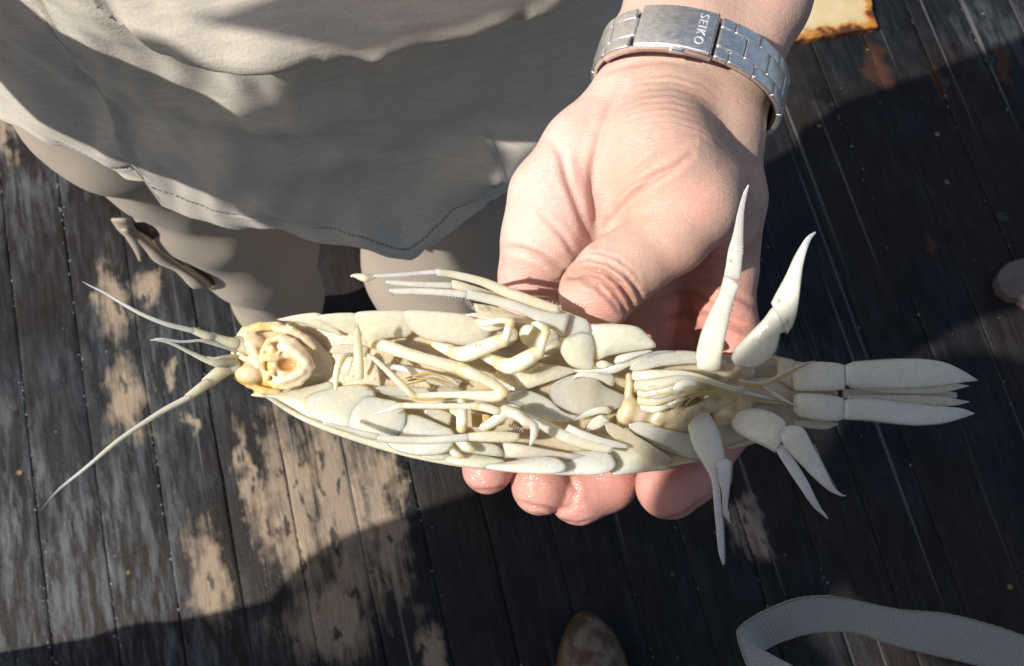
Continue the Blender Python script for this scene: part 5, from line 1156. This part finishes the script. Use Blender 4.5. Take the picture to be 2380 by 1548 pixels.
# ------------------------------------------------------------------ toe of the photographer's worn shoe, and the photographer
def toe_material():
    t = NT('scuffed_tan_leather'); v = t.coord(); n = t.noise(v, 35, 6, .62); b = t.noise(v, 180, 4)
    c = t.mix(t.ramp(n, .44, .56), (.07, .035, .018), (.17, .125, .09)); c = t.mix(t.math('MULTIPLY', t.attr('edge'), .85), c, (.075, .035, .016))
    t.set(Base_Color=c, Roughness=.6, Normal=t.bump(t.math('ADD', n, b), .4, .002)); return t.m
M_TOE = toe_material()
pho = empty('person', (.05, -.42, 0), 'person in dark clothes and scuffed tan shoes, just one shoe toe in view', 'person')
def shoe(cx, cy, ang, name='shoe', L=.29):
    ca, sa = math.cos(ang), math.sin(ang)
    def f(X):
        q = X - np.array([cx, cy, 0], np.float32); u_ = q[..., 0] * ca + q[..., 1] * sa; v_ = -q[..., 0] * sa + q[..., 1] * ca; Y = np.stack([u_, v_, q[..., 2]], -1)
        d = smin(ell_sdf(Y, (-.085, 0, .030), (.085, .046, .040)), ell_sdf(Y, (-.20, 0, .04), (.09, .038, .05)), .04)
        s_ = np.maximum(ell_sdf(Y, (-.14, 0, .008), (.148, .052, .04)), Y[..., 2] - .018)
        return np.maximum(np.minimum(d, s_), -(Y[..., 2] - .001))
    lo = (cx - .32, cy - .32, -.008); X = grid(lo, (cx + .15, cy + .08, .11), .005); V, F = surface_nets(f(X), lo, .005); V = relax(V, F, 2)
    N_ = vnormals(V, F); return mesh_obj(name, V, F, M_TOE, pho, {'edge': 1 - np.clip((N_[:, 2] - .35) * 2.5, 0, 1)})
g = G(1362, 1428, .03); shoe(g[0], g[1], math.radians(95))
g2 = G(900, 1760, .03); shoe(g2[0], g2[1], math.radians(86))
M_DARK = cloth_material('dark_navy_cloth', (.03, .035, .05))
def photog(X):
    d = chain(X, [(.125, -.33, .10, .055), (.10, -.36, .5, .075), (.06, -.42, .92, .10)], .03)
    d = smin(d, chain(X, [(-.09, -.36, .10, .055), (-.06, -.38, .5, .075), (-.02, -.42, .92, .10)], .03), .02)
    return smin(d, ell_sdf(X, (.02, -.43, .95), (.18, .13, .12)), .05)
lo = (-.28, -.62, .08); X = grid(lo, (.34, -.20, 1.05), .012); V, F = surface_nets(photog(X), lo, .012); mesh_obj('trousers', V, F, M_DARK, pho)
def photog2(X):
    d = chain(X, [(.02, -.43, 1.0, .15), (.02, -.42, 1.25, .15)], .03); d = smin(d, ell_sdf(X, (.02, -.42, 1.38), (.21, .11, .09)), .06)
    for s_ in (-1, 1): d = smin(d, chain(X, [(.02 + s_ * .20, -.42, 1.40, .055), (.02 + s_ * .25, -.30, 1.17, .048), (.02 + s_ * .10, -.12, 1.40, .036)], .03), .03)
    return d
lo = (-.34, -.62, .92); X = grid(lo, (.38, -.06, 1.50), .012); V, F = surface_nets(photog2(X), lo, .012); mesh_obj('jacket', V, F, M_DARK, pho)
def phead(X):
    d = smin(ell_sdf(X, (-.15, -.19, 1.655), (.078, .098, .112)), chain(X, [(.0, -.41, 1.44, .062), (-.12, -.24, 1.58, .055)]), .03)
    for s_ in (-1, 1): d = np.minimum(d, chain(X, [(.02 + s_ * .10, -.12, 1.40, .032), (.02 + s_ * .075, -.075, 1.46, .026), (.02 + s_ * .05, -.05, 1.50, .022)], .02))
    return d
lo = (-.24, -.50, 1.34); X = grid(lo, (.20, -.01, 1.80), .009); V, F = surface_nets(phead(X), lo, .009); n_ = len(V)
mesh_obj('body', V, F, M_SKIN, pho, {'tan': np.full(n_, .8), 'red': np.zeros(n_), 'crease_shade': np.zeros(n_), 'wet': np.zeros(n_)})
M_HAT = cloth_material('khaki_hat_cloth', (.25, .22, .15))
def shade_hat(cx, cy, z, rx, ry, parent, mat):
    m = 64; V, F = [], []; prof = [(.48, .0), (.50, .008), (.75, .0), (1.0, -.012), (1.0, -.016), (.75, -.004), (.5, .002), (.47, .004), (.46, .05), (.42, .085), (.30, .10), (.02, .105)]
    prof = [(1.0, -.016), (.75, -.005), (.5, .0), (.02, .0)][::-1] + [(1.0, -.012), (.75, -.001), (.5, .006), (.47, .05), (.42, .085), (.30, .10), (.02, .105)]
    for r_, h_ in prof:
        for k_ in range(m):
            a = k_ * 2 * math.pi / m; w_ = .008 * math.sin(a * 3 + 1) * (r_ > .7); V.append((cx + rx * r_ * math.cos(a), cy + ry * r_ * math.sin(a), z + h_ + w_))
    for i_ in range(len(prof) - 1):
        for k_ in range(m): F.append((i_ * m + k_, i_ * m + (k_ + 1) % m, (i_ + 1) * m + (k_ + 1) % m, (i_ + 1) * m + k_))
    F.append(tuple(range(m))[::-1]); F.append(tuple((len(prof) - 1) * m + k_ for k_ in range(m))); return mesh_obj('shade_hat', V, F, mat, parent)
shade_hat(-.17, -.165, 1.70, .25, .17, pho, M_HAT)  # brim added and sized to shade the animal's tail
# added unseen bystander, shaped to throw a shadow across the boards
by = empty('person', (-.90, -.20, 0), 'added figure in a blue jacket and hat holding up a tablet, left of the frame', 'person')
def bodyf(X):
    y0 = -.20; x0 = -.88
    d = chain(X, [(x0, .035, .02, .055), (x0, -.070, .5, .066), (x0, -.165, .92, .095)], .03)
    d = np.minimum(d, chain(X, [(x0, y0 - .12, .02, .06), (x0, y0 - .11, .5, .075), (x0, y0 - .08, .9, .10)], .03)); return d
lo = (-1.06, -.46, .0); X = grid(lo, (-.70, .16, 1.02), .012); V, F = surface_nets(bodyf(X), lo, .012); mesh_obj('trousers', V, F, M_DARK, by)
def jack(X):
    y0 = -.20; x0 = -.88
    d = chain(X, [(x0, y0 - .07, .90, .13), (x0, y0 - .05, 1.44, .12)], .03); d = smin(d, chain(X, [(x0, y0 + .07, .90, .13), (x0, y0 + .05, 1.44, .12)], .03), .05)
    d = smin(d, chain(X, [(x0, y0 + .18, 1.52, .055), (x0 + .02, y0 + .22, 1.16, .045), (x0 + .17, y0 + .22, 1.36, .036), (-.60, .10, 1.50, .032)], .03), .03)
    d = smin(d, chain(X, [(x0, y0 - .20, 1.52, .055), (x0 - .02, y0 - .26, 1.13, .050), (x0 + .06, y0 - .24, .90, .038)], .03), .03); return d
lo = (-1.10, -.58, .74); X = grid(lo, (-.50, .30, 1.66), .013); V, F = surface_nets(jack(X), lo, .013); mesh_obj('jacket', V, F, cloth_material('blue_jacket_cloth', (.05, .08, .16)), by)
def bhead(X):
    d = smin(ell_sdf(X, (-.84, -.28, 1.79), (.098, .078, .112)), cap_sdf(X, (-.88, -.21, 1.54), (-.86, -.26, 1.71), .06, .055), .03)
    return np.minimum(d, chain(X, [(-.60, .10, 1.50, .027), (-.55, .11, 1.55, .026), (-.53, .12, 1.58, .02)], .01))
lo = (-1.0, -.42, 1.44); X = grid(lo, (-.46, .24, 1.94), .010); V, F = surface_nets(bhead(X), lo, .010); n_ = len(V)
mesh_obj('body', V, F, M_SKIN, by, {'tan': np.full(n_, .8), 'red': np.zeros(n_), 'crease_shade': np.zeros(n_), 'wet': np.zeros(n_)})
shade_hat(-.84, -.29, 1.86, .23, .22, by, M_HAT)  # brim added to round off and extend the shadow on the boards
# added tablet-like slab, outline cut to throw a dark patch on the shirt
ea = np.cross(SUN, (0, 0, 1.0)); ea /= np.linalg.norm(ea); eb = np.cross(SUN, ea)
def inq(x, y): return x > 820 and y > -12 and y < 205 - (x - 700) * .225 and x < 1400
pp = sorted(set((round(float(q @ ea), 4), round(float(q @ eb), 4)) for q in (on_shirt(x, y) for x in range(700, 1400, 40) for y in range(-60, 210, 15) if inq(x, y))))
def half(P):
    H = []
    for p in P:
        while len(H) > 1 and (H[-1][0] - H[-2][0]) * (p[1] - H[-2][1]) - (H[-1][1] - H[-2][1]) * (p[0] - H[-2][0]) <= 0: H.pop()
        H.append(p)
    return H
hull = half(pp)[:-1] + half(pp[::-1])[:-1]; tb_t = float(on_shirt(1000, 80) @ SUN) + .70
P4 = [ea * a_ + eb * b_ + SUN * tb_t for a_, b_ in hull]; nh = len(P4)
V = [p + SUN * .004 for p in P4] + [p - SUN * .004 for p in P4]
tb = mesh_obj('shadow_tablet', V, [tuple(range(nh)), tuple(range(2 * nh - 1, nh - 1, -1))] + [(k_, k_ + nh, (k_ + 1) % nh + nh, (k_ + 1) % nh) for k_ in range(nh)], simple('shadow_tablet_shell', (.02, .02, .022), .3), smooth=False)
tag(tb, 'black tablet-shaped slab added left of the frame to shade the shirt', 'tablet')
